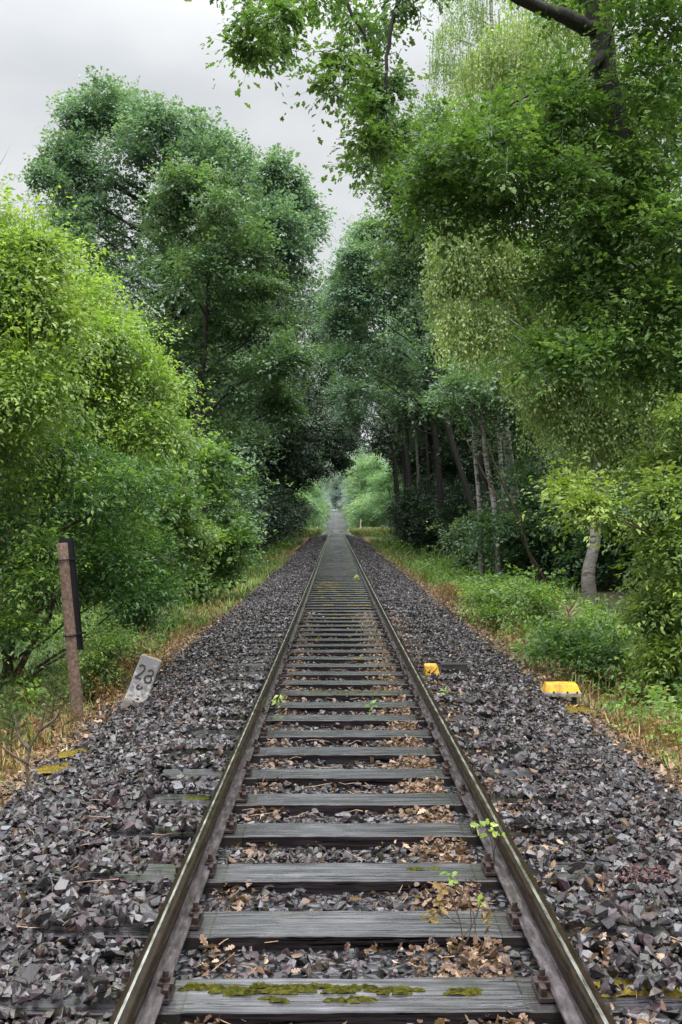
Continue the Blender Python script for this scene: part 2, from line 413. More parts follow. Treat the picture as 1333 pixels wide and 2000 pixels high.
def leaves(mb, P, D, Nn, S, kind, att, curl=0.0, mat=0):
    V0, F0 = TM[kind]
    P = np.asarray(P, float); n = len(P)
    if n == 0: return
    X = unit(D); Z = unit(Nn - (Nn * X).sum(1, keepdims=True) * X); Y = np.cross(Z, X)
    S = np.broadcast_to(np.asarray(S, float), (n,))
    z = V0[None, :, 2] + (np.asarray(curl).reshape(-1, 1) * (V0[None, :, 0] - .5) ** 2 * 2 if np.ndim(curl) or curl else 0)
    z = np.broadcast_to(z, (n, len(V0)))
    V = P[:, None] + S[:, None, None] * (V0[None, :, 0:1] * X[:, None] + V0[None, :, 1:2] * Y[:, None] + z[..., None] * Z[:, None])
    k = len(V0); off = (np.arange(n) * k)[:, None]
    a = np.repeat(np.broadcast_to(np.asarray(att, float), (n,)), k)
    sizes = set(len(f) for f in F0)
    if len(sizes) == 1:
        Fi = np.concatenate([off + np.array(f)[None] for f in F0], 0)
        mb.add(V.reshape(-1, 3), Fi, a, False, mat)
    else:
        raise ValueError

def sprays(mb, C, R3, n_spray, n_leaf, size, kind, up=.5, droop=.1, length=.35, shell=.55, lo=-.75, tint=0.0, spread=.9, jit=.25, sub=6, rag=.6):
    """foliage round puff centres C (k,3) with radii R3 (k,3): n_spray twigs a puff, n_leaf leaves a twig"""
    C = np.atleast_2d(C); R3 = np.atleast_2d(R3); k = len(C)
    if sub > 1:
        C2 = np.repeat(C, sub, 0); R2 = np.repeat(R3, sub, 0)
        C = C2 + rdir(len(C2)) * R2 * (.30 + .85 * rng.random((len(C2), 1))); f = rng.uniform(.20, .74, (len(C2), 1)); R3 = R2 * f * rng.uniform(.6, 1.5, (len(C2), 3)) * np.array([1.05, 1.05, .8])
        n_spray = n_spray / sub * 1.15 * (f[:, 0] / .5) ** 1.3; k = len(C)
    ns = np.maximum(2, np.round(n_spray * np.ones(k)).astype(int)); pid = np.repeat(np.arange(k), ns); m = len(pid)
    u = rdir(m); u[:, 2] = np.where(u[:, 2] < lo, -u[:, 2], u[:, 2])
    rr = shell * .8 + (1 - shell * .8) * rng.random(m) ** .8
    far_ = rng.random(m) < .16; rr = rr * np.where(far_, 1 + rag * (.2 + .8 * rng.random(m)), 1)
    c = C[pid] + u * R3[pid] * rr[:, None]
    # each twig is a flat fan: leaves sit left and right of its axis, nearly in one plane
    a = unit(u * np.array([1, 1, .55]) + rng.normal(size=(m, 3)) * np.array([.5, .5, .3]) + np.array([0, 0, .12 - droop]))
    nrm = unit(np.array([0, 0, 1.0]) * up * 2 + u * .7 + rng.normal(size=(m, 3)) * .35)
    nrm = unit(nrm - (nrm * a).sum(1, keepdims=True) * a); sd = np.cross(nrm, a)
    L_ = length * np.minimum(np.exp(rng.normal(size=m) * .45) * np.where(far_, 1.25, 1), 1.9)
    pf = rng.normal(size=k) * .11
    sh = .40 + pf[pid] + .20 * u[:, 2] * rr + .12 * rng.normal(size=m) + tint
    leaves(mb, c, a + np.array([0, 0, -.06]), nrm, L_, 'stem', 0.0)
    q0 = C[pid] + (c - C[pid]) * .35; fq = np.where(far_ | (rag < .3))[0]
    if len(fq): leaves(mb, q0[fq], (c - q0)[fq], nrm[fq], np.linalg.norm((c - q0)[fq], axis=1), 'stem', 0.0)
    ids = np.repeat(np.arange(m), n_leaf); n = len(ids)
    t = rng.random(n) ** .75; w = rng.choice([-1.0, 1.0], n) * rng.random(n) ** .7 * .42 * (1.08 - t) * L_[ids]
    p = c[ids] + a[ids] * (t * L_[ids])[:, None] + sd[ids] * w[:, None] + nrm[ids] * (rng.normal(size=n) * .06 * L_[ids])[:, None]
    p[:, 2] -= (.12 + droop) * t * t * L_[ids]
    d = unit(a[ids] * .55 + sd[ids] * (np.sign(w) * .75)[:, None] + rdir(n) * .45 + np.array([0, 0, -droop - .1]))
    nn = unit(nrm[ids] + rdir(n) * spread * .5)
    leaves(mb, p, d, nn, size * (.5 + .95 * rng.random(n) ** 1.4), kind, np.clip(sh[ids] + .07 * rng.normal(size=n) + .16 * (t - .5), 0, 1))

def strands(mb, C, R3, n_str, length, size, gap, kind='quad', tint=0.0):
    """birch curtains: twigs that arch out a little and hang straight down"""
    C = np.atleast_2d(C); R3 = np.atleast_2d(R3); k = len(C)
    pid = np.repeat(np.arange(k), n_str); m = len(pid)
    u = rdir(m); u[:, 2] = np.abs(u[:, 2]) * .8
    c = C[pid] + u * R3[pid] * (.45 + .55 * rng.random(m))[:, None]
    Ls = length * (.3 + .8 * rng.random(m)) * .85; nl = int(length * 1.0 / gap)
    s = (np.arange(nl)[None] + rng.random((m, nl))) * gap
    ok = s < Ls[:, None]
    out = unit(u * np.array([1, 1, 0]) + 1e-6)
    x = c[:, None] + out[:, None] * (.22 * (1 - np.exp(-s * 3)))[..., None]
    sw_ = rng.normal(size=(m, 1, 3)) * .07
    sway = sw_ * s[..., None] * np.array([1, 1, 0])
    leaves(mb, c + out * .16, np.array([0, 0, -1.0]) + sw_[:, 0] * np.array([1, 1, 0]), rdir(m), Ls, 'stem', 0.0)
    x = x + sway; x[..., 2] -= s
    pf = rng.normal(size=k) * .09
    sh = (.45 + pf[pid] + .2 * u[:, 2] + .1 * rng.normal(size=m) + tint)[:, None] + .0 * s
    p = x[ok]; sh = np.broadcast_to(sh, ok.shape)[ok]; n = len(p)
    d = unit(rdir(n) * .7 + np.array([0, 0, -.8])); nn = rdir(n) + np.array([0, 0, .35])
    p = p + rng.normal(size=(n, 3)) * .075
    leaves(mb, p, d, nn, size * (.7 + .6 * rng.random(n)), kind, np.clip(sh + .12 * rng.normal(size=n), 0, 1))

def wob(p0, p1, n, amp, sag=0.0):
    t = np.linspace(0, 1, n)[:, None]
    P = np.asarray(p0) * (1 - t) + np.asarray(p1) * t
    w = np.cumsum(rng.normal(size=(n, 3)), 0); w -= w[0] + (w[-1] - w[0]) * t
    P = P + w * amp; P[:, 2] += sag * np.sin(t[:, 0] * np.pi)
    return P

def smooth_poly(P, sub=6):
    P = np.asarray(P, float); k = len(P)
    if k < 3: return P
    out = []
    for i in range(k - 1):
        p0, p1, p2, p3 = P[max(i - 1, 0)], P[i], P[i + 1], P[min(i + 2, k - 1)]
        for t in np.linspace(0, 1, sub, endpoint=False):
            out.append(.5 * ((2 * p1) + (-p0 + p2) * t + (2 * p0 - 5 * p1 + 4 * p2 - p3) * t * t + (-p0 + 3 * p1 - 3 * p2 + p3) * t ** 3))
    out.append(P[-1]); return np.array(out)

def limbs(mb, trunk, C, r0, every=1, rtip=.012, n=5):
    """a limb from the trunk to each puff centre"""
    for i in range(0, len(C), every):
        c = C[i]
        dz = c[2] - trunk[:, 2]
        hd = np.linalg.norm((trunk - c)[:, :2], axis=1)
        cost = np.abs(dz - .6 * hd) + .3 * hd
        j = int(np.argmin(cost)); j = min(j, len(trunk) - 2)
        P = wob(trunk[j], c, 7, .05 * np.linalg.norm(c - trunk[j]) / 2.2, .12 * hd[j] * .5)
        f = 1 - .75 * j / len(trunk)
        tube(mb, P, np.linspace(r0 * .38 * f, rtip, 7), n, cap=False)

def make_tree(label, base, trunk, tr, C, R3, crown_fn, crown_mat, bark, name='broadleaf_tree', cat='tree', group=None, every=1, tn=9, trunk_smooth=True):
    """trunk: world polyline, tr: radii at its two ends; everything kept local to the base"""
    base = np.asarray(base, float)
    root = empty(name, base, label, cat, group)
    tp = smooth_poly(np.asarray(trunk) - base, 5) if trunk_smooth else np.asarray(trunk) - base
    k = len(tp); w = rng.normal(size=(k, 3)) * tr[0] * (.03 if 'birch' in name else .08); w[0] = 0; tp = tp + w
    rad = np.linspace(tr[0], tr[1], k) * (1 + .5 * np.exp(-np.linspace(0, 14, k)))
    mb = MB(); tube(mb, tp, rad, tn)
    if C is not None: limbs(mb, tp, np.asarray(C) - base, tr[0], every)
    child('trunk', mb.mesh('trunk', bark), root)
    cb = MB(); crown_fn(cb, np.asarray(C) - base if C is not None else None, R3)
    child('crown', cb.mesh('crown', crown_mat), root)
    return root

# ------------------------------------------------------------------ GROUND
def grid_mesh(xs, ys, fz, mat, name):
    X, Y = np.meshgrid(xs, ys); Z = fz(X, Y)
    nx, ny = len(xs), len(ys)
    i = np.arange(ny - 1)[:, None] * nx; j = np.arange(nx - 1)[None]
    Fq = np.stack([i + j, i + j + 1, i + nx + j + 1, i + nx + j], -1).reshape(-1, 4)
    mb = MB(); mb.add(np.stack([X, Y, Z], -1).reshape(-1, 3), Fq, 0, True)
    return mb.mesh(name, mat)
xs = np.concatenate([-np.geomspace(420, 9, 16), np.arange(-8.5, 8.6, .35), np.geomspace(9, 420, 16)])
ys = np.concatenate([np.arange(-40, 2, 3), np.arange(2, 40, .5), np.arange(40, 160, 1.5), np.arange(160, 560, 5), np.geomspace(570, 1400, 10)])
tag(link('ground', grid_mesh(xs, ys, lambda x, y: G(x, y) - .02 - .10 * (np.abs(x) < 2.4), MAT['ground'], 'ground')), 'brown and green forest floor on both sides of the track', None, None, 'structure')
bx = np.array([-2.75, -2.5, -2.25, -2, -1.7, -1.4, -1.1, -.9, -.7, -.4, 0, .4, .7, .9, 1.1, 1.4, 1.7, 2, 2.25, 2.5, 2.75])
def bedz(x, y):
    return G(x, y) + np.where(np.abs(x) > 2.6, -.06, .012) + vnoise(x, y, .3, 9) * .012
by = np.concatenate([np.arange(-6, 40, .3), np.arange(40, 140, 1.2), np.arange(140, 560, 5)])
tag(link('track_bed', grid_mesh(bx, by, bedz, MAT['bed'], 'track_bed')), 'grey ballast bed under the railway track', None, None, 'structure')

# ------------------------------------------------------------------ RAILS
prof = [(-.0335, .006), (-.031, .0015), (-.024, .0), ]
def rail_profile():
    h = .149
    right = [(0, h), (.003, h - .00005), (.0065, h - .0001), (.010, h - .0003), (.020, h - .0013), (.027, h - .0035), (.0315, h - .0085), (.0335, h - .015), (.0335, h - .036), (.030, h - .040),
             (.011, h - .050), (.0075, h - .060), (.007, .055), (.009, .036), (.016, .026), (.058, .013), (.0625, .010), (.0625, 0)]
    left = [(-x, z) for x, z in reversed(right[1:])]
    return np.array(left[:-0 or None] + right)
RP = rail_profile()
def rail(x0, label):
    sgn = 1 if x0 > 0 else -1
    yy = np.concatenate([np.arange(-6, 20, .65), np.arange(20, 150, 2.0), np.arange(150, 560, 6)])
    k = len(RP)
    zb = T(yy) + .017
    V = np.zeros((len(yy), k, 3)); V[:, :, 0] = x0 + RP[None, :, 0]; V[:, :, 1] = yy[:, None]; V[:, :, 2] = zb[:, None] + RP[None, :, 1]
    i = np.arange(len(yy) - 1)[:, None] * k; j = np.arange(k)[None]; j2 = (j + 1) % k
    Fq = np.stack([i + j2, i + j, i + k + j, i + k + j2], -1)
    zc = RP[:, 1]; zm = (zc + np.roll(zc, -1)) / 2; xm = (RP[:, 0] + np.roll(RP[:, 0], -1)) / 2
    mi = np.where(zm > .105, 0, np.where(zm < .034, 2, 1)); mi = np.where((zm > .14) & (np.abs(xm + (.003 if x0 > 0 else .006)) < .006), 3, mi)
    mb = MB()
    for jj in range(k):
        pass
    mb.add(V.reshape(-1, 3), Fq.reshape(-1, 4), 0, True)
    mb.mi[0] = np.broadcast_to(mi[None], (len(yy) - 1, k)).ravel()
    o = link('rail', mb.mesh('rail', [MAT['rail'], MAT['rail_web'], MAT['rail_foot'], MAT['rail_shine']], 35))
    tag(o, label, 'rail', 'rails of the single track')
rail(-.7525, 'wet brown steel rail left of the sleepers, running past the milestone')
rail(.7525, 'wet brown steel rail right of the sleepers, beside the small yellow cover')

# ------------------------------------------------------------------ SLEEPERS
Y0, SP = 3.63, .647
def sleeper_mesh(seed, seg=64):
    r = np.random.default_rng(seed)
    w, h, Lh = .125 + r.normal() * .004, .16, 1.30 + r.normal() * .015
    ring = []
    for y in np.linspace(-w + .0035, w - .0035, 9): ring.append((y, 0))
    ring += [(w, -.0045), (w, -.06), (w, -h), (-w, -h), (-w, -.06), (-w, -.0045)]
    ring = np.array(ring); k = len(ring)
    xs = np.linspace(-Lh, Lh, seg)
    V = np.zeros((seg, k, 3)); V[:, :, 0] = xs[:, None]
    s1 = r.random() * 100
    wav = vnoise(xs, xs * 0 + s1, .35, seed) * .006 + vnoise(xs, xs * 0 + s1, .07, seed + 3) * .002
    wav2 = vnoise(xs, xs * 0 + s1 + 9, .30, seed + 5) * .007 + vnoise(xs, xs * 0 + s1, .06, seed + 8) * .0025
    V[:, :, 1] = ring[None, :, 0] + np.where(ring[None, :, 0] > .1, wav[:, None], 0) + np.where(ring[None, :, 0] < -.1, wav2[:, None], 0)
    top = ring[:, 1] > -.02
    dz = vnoise(xs[:, None] + 0 * ring[None, :, 0], ring[None, :, 0] + 0 * xs[:, None] + s1, .045, seed) * .0018 + (vnoise(xs, xs * 0 + s1, .8, seed) * .0012)[:, None]
    # lengthwise splits in the top
    for _ in range(3):
        yc = r.uniform(-.08, .08); xc = r.uniform(-1, 1); ln = r.uniform(.2, .7)
        dz = dz - .0028 * np.exp(-((ring[None, :, 0] - yc) / .012) ** 2) * np.exp(-((xs[:, None] - xc) / ln) ** 4)
    flat = 1 - np.exp(-((np.abs(xs) - .7525) / .17) ** 6) * .9
    V[:, :, 2] = ring[None, :, 1] + np.where(top[None], dz * flat[:, None] - .004, 0)
    # adzed rail seats: a shallow step at each end of the planed part
    seat = (np.abs(np.abs(xs) - .76) < .165)
    V[:, :, 2] += np.where(top[None] & seat[:, None], -.003, 0)
    V[0, :, 0] += r.normal(size=k) * .006; V[-1, :, 0] += r.normal(size=k) * .006
    i = np.arange(seg - 1)[:, None] * k; j = np.arange(k)[None]; j2 = (j + 1) % k
    Fq = np.stack([i + j2, i + j, i + k + j, i + k + j2], -1).reshape(-1, 4)
    mb = MB(); mb.add(V.reshape(-1, 3), Fq, 0, True)
    mb.add(V[0], [tuple(range(k))]); mb.add(V[-1], [tuple(reversed(range(k)))])
    return mb.mesh('sleeper', MAT['wood'], 25)
def plate_mesh():
    mb = MB()
    box(mb, (0, 0, .007), (.19, .16, .016), bev=.003)
    for s in (-1, 1):
        box(mb, (s * .078, .048, .030), (.024, .045, .032), bev=.004); box(mb, (s * .078, -.048, .030), (.024, .045, .032), bev=.004)
    return mb.mesh('base_plate', MAT['iron'])
def cyl(mb, c, r, h, n=10, att=0.0):
    tube(mb, [np.array(c), np.array(c) + np.array([0, 0, h])], r, n, att, False)
def clip_mesh():
    mb = MB()
    box(mb, (.0, 0, .046), (.058, .052, .012), bev=.003); box(mb, (.020, 0, .034), (.016, .05, .022), bev=.003)
    cyl(mb, (.004, 0, .050), .019, .016, 6); cyl(mb, (.004, 0, .066), .011, .022, 8)
    return mb.mesh('clip', MAT['iron'])
PL, CL = plate_mesh(), clip_mesh()
SM = [sleeper_mesh(100 + i) for i in range(9)]
SMF = [sleeper_mesh(300 + i, 10) for i in range(3)]
for q in SMF: q.materials[0] = MAT['wood']
ordn = ['first', 'second', 'third', 'fourth', 'fifth', 'sixth', 'seventh', 'eighth', 'ninth', 'tenth', 'eleventh', 'twelfth', 'thirteenth']
look = ['with a long band of green moss', 'pale, behind the orange withered oak seedling', 'with two short moss tufts by its right rail',
        'with brown leaves heaped at its right end', 'dark and glossy toward its right end', 'with a straight saw cut near its right end',
        'pale grey and split lengthwise', 'lying just beyond a strip of dead leaves', 'with bare grey grain', 'with dark gaps before and behind it',
        'with a thin moss line on top', 'just before the yellow cover by the rail', 'level with the yellow cover by the rail']

def moss_mesh(pads, mat):
    """low furry cushions: (x, y, half length, half width, height)"""
    mb = MB()
    for (x, y, lx, ly, hh) in pads:
        nx, ny = max(6, int(lx * 160)), 9
        U, V_ = np.meshgrid(np.linspace(-1, 1, nx), np.linspace(-1, 1, ny))
        ed = 1 + .35 * vnoise(U * lx * 30 + x * 50, V_ * 2, 1.0, 4)
        rr = np.clip(1 - np.abs(U) ** 4 * ed - np.abs(V_) ** 2.2 * ed, 0, 1)
        hgt = hh * np.sqrt(rr) * (.75 + .45 * vnoise((U * lx + x) * 45, (V_ * ly + y) * 45, 1, 8) + .2 * vnoise((U * lx + x) * 110, (V_ * ly + y) * 110, 1, 12)) - .005
        wob_ = 1 + .25 * vnoise(U * lx * 14 + x * 9, V_ * 0 + y, 1, 5)
        P = np.stack([x + U * lx, y + V_ * ly * wob_, hgt], -1).reshape(-1, 3)
        P = P + rng.normal(size=P.shape) * .0012
        i = np.arange(ny - 1)[:, None] * nx; j = np.arange(nx - 1)[None]
        mb.add(P, np.stack([i + j, i + j + 1, i + nx + j + 1, i + nx + j], -1).reshape(-1, 4), 0, True)
        # fur
        n = int(lx * ly * 4 * 60000); q = rng.integers(0, len(P), n)
        ok = P[q, 2] > .0; q = q[ok]; n = len(q)
        leaves(mb, P[q] + rng.normal(size=(n, 3)) * np.array([.004, .004, .001]), unit(rdir(n) * .8 + np.array([0, 0, .8])), rdir(n), .013, 'needle', 0)
    return mb.mesh('moss', mat)

for k in range(-3, 196):
    y = Y0 + SP * k
    near = k < 30
    ms = SM[(k * 5 + 3) % 9] if k < 70 else SMF[k % 3]
    o = link('railway_sleeper', ms)
    slope = math.atan(float(T(y + .5) - T(y - .5)))
    o.location = (rng.normal() * .025, y + rng.normal() * .008, float(T(y))); o.rotation_euler = (slope, 0, rng.normal() * .010)
    if k < 0: lab, grp = 'timber sleeper before the bottom edge of the photo', 'sleepers behind the viewpoint'
    elif k < 13: lab, grp = f'{ordn[k]} sleeper up from the bottom edge, {look[k]}', 'timber sleepers under the rails'
    else: lab, grp = 'weathered grey timber sleeper in the long run beyond the yellow cover', 'timber sleepers under the rails'
    tag(o, lab, 'sleeper', grp)
    if near:
        for s in (-1, 1):
            p = child('base_plate', PL, o); p.location = (s * .7525, 0, .0)
            if k < 16:
                for q in (-1, 1):
                    c = child('clip', CL, p); c.location = (q * .074, 0, -.004); c.rotation_euler = (0, 0, 0 if q < 0 else math.pi)
    pads = []
    if k == 0:
        pads = []
        for (xa, xb, yc_, n_) in ((-.60, .10, .052, 24), (-.58, -.10, .018, 11), (-.10, .22, .014, 8), (-.40, -.24, -.045, 3), (-.12, .08, -.048, 4), (.12, .20, .03, 3), (.27, .46, .02, 5)):
            for _ in range(n_): pads.append((rng.uniform(xa, xb), yc_ + rng.normal() * .011, rng.uniform(.02, .07), rng.uniform(.005, .012), rng.uniform(.008, .018)))
        for gp in ((1.0, .03, .11, .055, .03), (1.18, .0, .06, .045, .025)): child('moss', moss_mesh([gp], MAT['moss_gold']), o)
    elif k == 2: pads = [(.33, .03, .045, .018, .010), (.42, .035, .03, .014, .010)]
    elif k == 4: pads = [(-.95, .02, .10, .03, .012)]
    elif k == 10: pads = [(.0, .02, .5, .018, .010)]
    elif 13 < k < 40 and rng.random() < .55:
        for _ in range(rng.integers(1, 4)):
            pads.append((rng.uniform(-.5, .5), rng.uniform(-.07, .07), rng.uniform(.04, .18), rng.uniform(.010, .026), .012))
    for q in ([pads] if len(pads) > 4 else [[p_] for p_ in pads]): child('moss', moss_mesh(q, MAT['moss'] if k < 13 else MAT['moss_gold']), o)
print('sleepers done')

# ------------------------------------------------------------------ BALLAST STONES
def stone_tmpl(seed, npts):
    r = np.random.default_rng(seed)
    p = unit(r.normal(size=(npts, 3))) * r.uniform(.8, 1.05, size=(npts, 1)) * np.array([1, .78, .46])
    bm = bmesh.new()
    for q in p: bm.verts.new(q)
    res = bmesh.ops.convex_hull(bm, input=bm.verts[:])
    junk = [e for e in res['geom_interior'] if isinstance(e, bmesh.types.BMVert)]
    if junk: bmesh.ops.delete(bm, geom=junk, context='VERTS')
    bmesh.ops.dissolve_limit(bm, angle_limit=R(14), verts=bm.verts[:], edges=bm.edges[:])
    bmesh.ops.triangulate(bm, faces=bm.faces[:])
    bm.verts.index_update()
    V = np.array([v.co[:] for v in bm.verts]); Fc = np.array([[v.index for v in f.verts] for f in bm.faces]); bm.free()
    return V, Fc
ST_N = [stone_tmpl(i, 15) for i in range(18)]
ST_F = [stone_tmpl(60 + i, 9) for i in range(10)]

def scatter_stones(mb, P, S, tmpls, att):
    which = rng.integers(0, len(tmpls), len(P))
    for t, (V0, F0) in enumerate(tmpls):
        ii = np.where(which == t)[0]; n = len(ii)
        if not n: continue
        # random rotation, flattish stones lie down
        q = rng.normal(size=(n, 4)); q[:, 0] += 0.0; q[:, 1:3] *= .40; q /= np.linalg.norm(q, axis=1, keepdims=True)
        w, x, y, z = q.T
        Rm = np.stack([1 - 2 * (y * y + z * z), 2 * (x * y - z * w), 2 * (x * z + y * w), 2 * (x * y + z * w), 1 - 2 * (x * x + z * z), 2 * (y * z - x * w), 2 * (x * z - y * w), 2 * (y * z + x * w), 1 - 2 * (x * x + y * y)], -1).reshape(n, 3, 3)
        V = np.einsum('nij,kj->nki', Rm, V0) * S[ii][:, None, None] * rng.uniform(.8, 1.2, (n, 1, 3)) + P[ii][:, None]
        k = len(V0)
        Fi = (np.arange(n) * k)[:, None, None] + F0[None]
        mb.add(V.reshape(-1, 3), Fi.reshape(-1, 3), np.repeat(att[ii], k))

def ballast(y0, y1, dens, tm, r0, r1, xw=2.75, layers=2):
    out = MB(); nt_ = 0
    for ly in range(layers):
        n = int((y1 - y0) * 2 * xw * dens * (1 if ly == 0 else .55))
        x = rng.uniform(-xw, xw, n); y = rng.uniform(y0, y1, n)
        ax = np.abs(x)
        edge = 2.45 + .30 * vnoise(x, y, .8, 21) + .1 * rng.normal(size=n)
        keep = ax < edge
        ph = ((y - Y0 + SP / 2) / SP) % 1 * SP - SP / 2
        on = np.abs(ph) < .135
        inside = ax < .66
        keep &= ~(on & inside & (rng.random(n) > .010))
        keep &= ~((ax > .66) & (ax < .845))
        bare = vnoise(x, y, .38, 33) > .28 + .6 * (ax - 1.05)
        keep &= ~(on & (ax >= .845) & (ax < 1.32) & bare & (rng.random(n) > .06))
        if ly == 1: keep &= ~(inside & (rng.random(n) > .6))
        x, y, ax, on, inside = x[keep], y[keep], ax[keep], on[keep], inside[keep]
        s = (r0 + (r1 - r0) * rng.random(len(x)) ** 1.9) * (1 + .25 * (rng.random(len(x)) < .12)); s = np.where(inside, s * .85, s)
        z = G(x, y) + s * .30 + ly * .016 + rng.normal(size=len(x)) * .007
        z = np.where(on & (ax > .845) & (ax < 1.32), np.maximum(z, T(y) + s * .35), z)
        z += np.where((ax > .845) & (ax < 1.6), .035, 0)
        a = np.clip(rng.beta(2.0, 2.4, len(x)), 0, 1)
        rr = rng.random(len(x)); a = np.where(rr < .26, rng.uniform(.64, .97, len(x)), a); a = np.where(rr > .965, 1.0, np.minimum(a, .97))
        scatter_stones(out, np.stack([x, y, z], 1), s, tm, a); nt_ += len(x)
    print('stones', nt_)
    return out
b = ballast(2.2, 11, 1000, ST_N, .014, .047)
tag(link('gravel', b.mesh('gravel', MAT['stone'])), 'wet dark grey crushed stone close to the viewpoint around the sleepers', 'gravel', None, 'stuff')
b = ballast(11, 34, 520, ST_F, .021, .038)
tag(link('gravel', b.mesh('gravel', MAT['stone'])), 'wet grey crushed stone along the track past the yellow cover', 'gravel', None, 'stuff')
b = ballast(34, 100, 230, ST_F, .028, .048, layers=1)
tag(link('gravel', b.mesh('gravel', MAT['stone'])), 'grey crushed stone along the far straight under the trees', 'gravel', None, 'stuff')

# ------------------------------------------------------------------ FALLEN LEAVES, TWIGS
mb = MB()
def put_litter(x, y, z, size, kind='oak', a0=.45):
    if kind == 'oak' and len(x) > 8:
        h_ = len(x) * 2 // 5
        put_litter(x[:h_], y[:h_], z[:h_], size * .8, 'round', a0 - .12); x, y, z = x[h_:], y[h_:], z[h_:]
    n = len(x)
    leaves(mb, np.stack([x, y, z], 1), rdir(n) * np.array([1, 1, .45]), unit(rdir(n) * .75 + np.array([0, 0, 1.0])), size * (.6 + .7 * rng.random(n)), kind, np.clip(a0 + .22 * rng.normal(size=n), 0, 1), curl=rng.normal(size=n) * .35)
for k in range(-1, 24):
    n = 250 if k < 8 else 170
    yc = Y0 + SP * k + SP / 2
    x = .60 - np.abs(rng.normal(size=n)) * (.15 if k > 0 else .2); y = yc + rng.uniform(-.19, .19, n)
    z = G(x, y) + .035 + .03 * rng.random(n)
    put_litter(x, y, z, .043)
    n = 12; x = rng.uniform(-.63, .6, n); y = yc + rng.uniform(-.19, .19, n); put_litter(x, y, G(x, y) + .05, .055)
    n = 34; x = -.62 + np.abs(rng.normal(size=n)) * .10; y = yc + rng.uniform(-.19, .19, n); put_litter(x, y, G(x, y) + .045, .05, a0=.35)
    n = 30; x = .87 + np.abs(rng.normal(size=n)) * .14; y = yc + rng.uniform(-.3, .3, n); put_litter(x, y, G(x, y) + .085, .055)
n = 900; x = rng.uniform(-2.6, 2.6, n); y = rng.uniform(2.5, 20, n); ok = (np.abs(x) > .9); x, y = x[ok], y[ok]
put_litter(x, y, G(x, y) + .075, .055)
for s in (-1, 1):
    n = 5200; x = s * (2.25 + np.abs(rng.normal(size=n)) * .6); y = 4 + 40 * rng.random(n) ** 1.5
    put_litter(x, y, G(x, y) + .03 + .03 * rng.random(n), .065, a0=.5)
tag(link('fallen_leaves', mb.mesh('fallen_leaves', MAT['litter'])), 'brown dead oak leaves heaped along the right rail and scattered on the verge', 'leaf litter', None, 'stuff')
mb = MB()
for _ in range(300):
    if random.random() < .5: x = random.uniform(-.6, .6)
    else: x = random.choice((-1, 1)) * random.uniform(.9, 2.7)
    y = random.uniform(2.6, 14); ln = random.uniform(.05, .2); a = random.uniform(0, 6.28)
    z = float(G(x, y)) + (.045 if abs(x) < .7 else .075)
    d = np.array([math.cos(a) * ln, math.sin(a) * ln, random.uniform(-.01, .02)])
    tube(mb, wob([x, y, z], np.array([x, y, z]) + d, 4, .006), np.linspace(.0028, .0014, 4), 4)
tag(link('litter', mb.mesh('litter', MAT['deadwood'])), 'thin brown twigs strewn over the stones', 'twigs', None, 'stuff')

# ------------------------------------------------------------------ GRASS
def grass_blades(mb, x, y, h, att, lean=.5):
    n = len(x); z = G(x, y) - .02
    d = unit(np.stack([rng.normal(size=n), rng.normal(size=n), np.zeros(n)], 1)); s = np.cross(d, np.array([0, 0, 1.0]))
    w = h * .022 + .0022
    t = np.array([0, .45, .8, 1.0])
    ln = lean * (.3 + rng.random(n))
    P = np.stack([x, y, z], 1)[:, None] + d[:, None] * (h[:, None] * ln[:, None] * t[None] ** 2)[..., None] + np.array([0, 0, 1.0]) * (h[:, None] * (t - .35 * ln[:, None] * t ** 3))[..., None]
    wd = np.array([1, .85, .5, 0])
    Lf = P - s[:, None] * (w[:, None] * wd)[..., None]; Rt = P + s[:, None] * (w[:, None] * wd)[..., None]
    V = np.stack([Lf, Rt], 2).reshape(n, 8, 3)
    Fi = np.concatenate([(np.arange(n) * 8)[:, None] + np.array(f)[None] for f in ((0, 1, 3, 2), (2, 3, 5, 4), (4, 5, 7, 6))], 0)
    mb.add(V.reshape(-1, 3), Fi, np.repeat(att, 8))
def tufts(mb, n, xf, y0, y1, pw, h0, h1, g0, g1, per=9, mask=None, lean=.5):
    yc = y0 + (y1 - y0) * rng.random(n) ** pw; xc = xf(n)
    if mask is not None:
        k = mask(xc, yc); xc, yc = xc[k], yc[k]; n = len(xc)
    ids = np.repeat(np.arange(n), per)
    sc_ = .05 + .0012 * yc[ids]
    x = xc[ids] + rng.normal(size=len(ids)) * sc_; y = yc[ids] + rng.normal(size=len(ids)) * sc_
    h = (rng.uniform(h0, h1, n) * (1 + yc * .004))[ids] * rng.uniform(.6, 1.2, len(ids))
    a = np.clip(rng.uniform(g0, g1, n)[ids] + .08 * rng.normal(size=len(ids)), 0, 1)
    grass_blades(mb, x, y, h, a, lean)
mb = MB()
# dry straw beside the stones, both sides
for s in (-1, 1):
    tufts(mb, 1500, lambda n: s * (2.30 + np.abs(rng.normal(size=n)) * .32), 4.5, 60, 1.7, .04, .10, .62, 1.0, 14, lean=1.6)
    tufts(mb, 1100, lambda n: s * rng.uniform(2.6, 4.2, n), 8, 60, 1.4, .10, .26, .3, .9, 10)
    tufts(mb, 1800, lambda n: s * rng.uniform(3.0, 6.5, n), 11, 90, 1.2, .15, .40, .0, .5, 9)
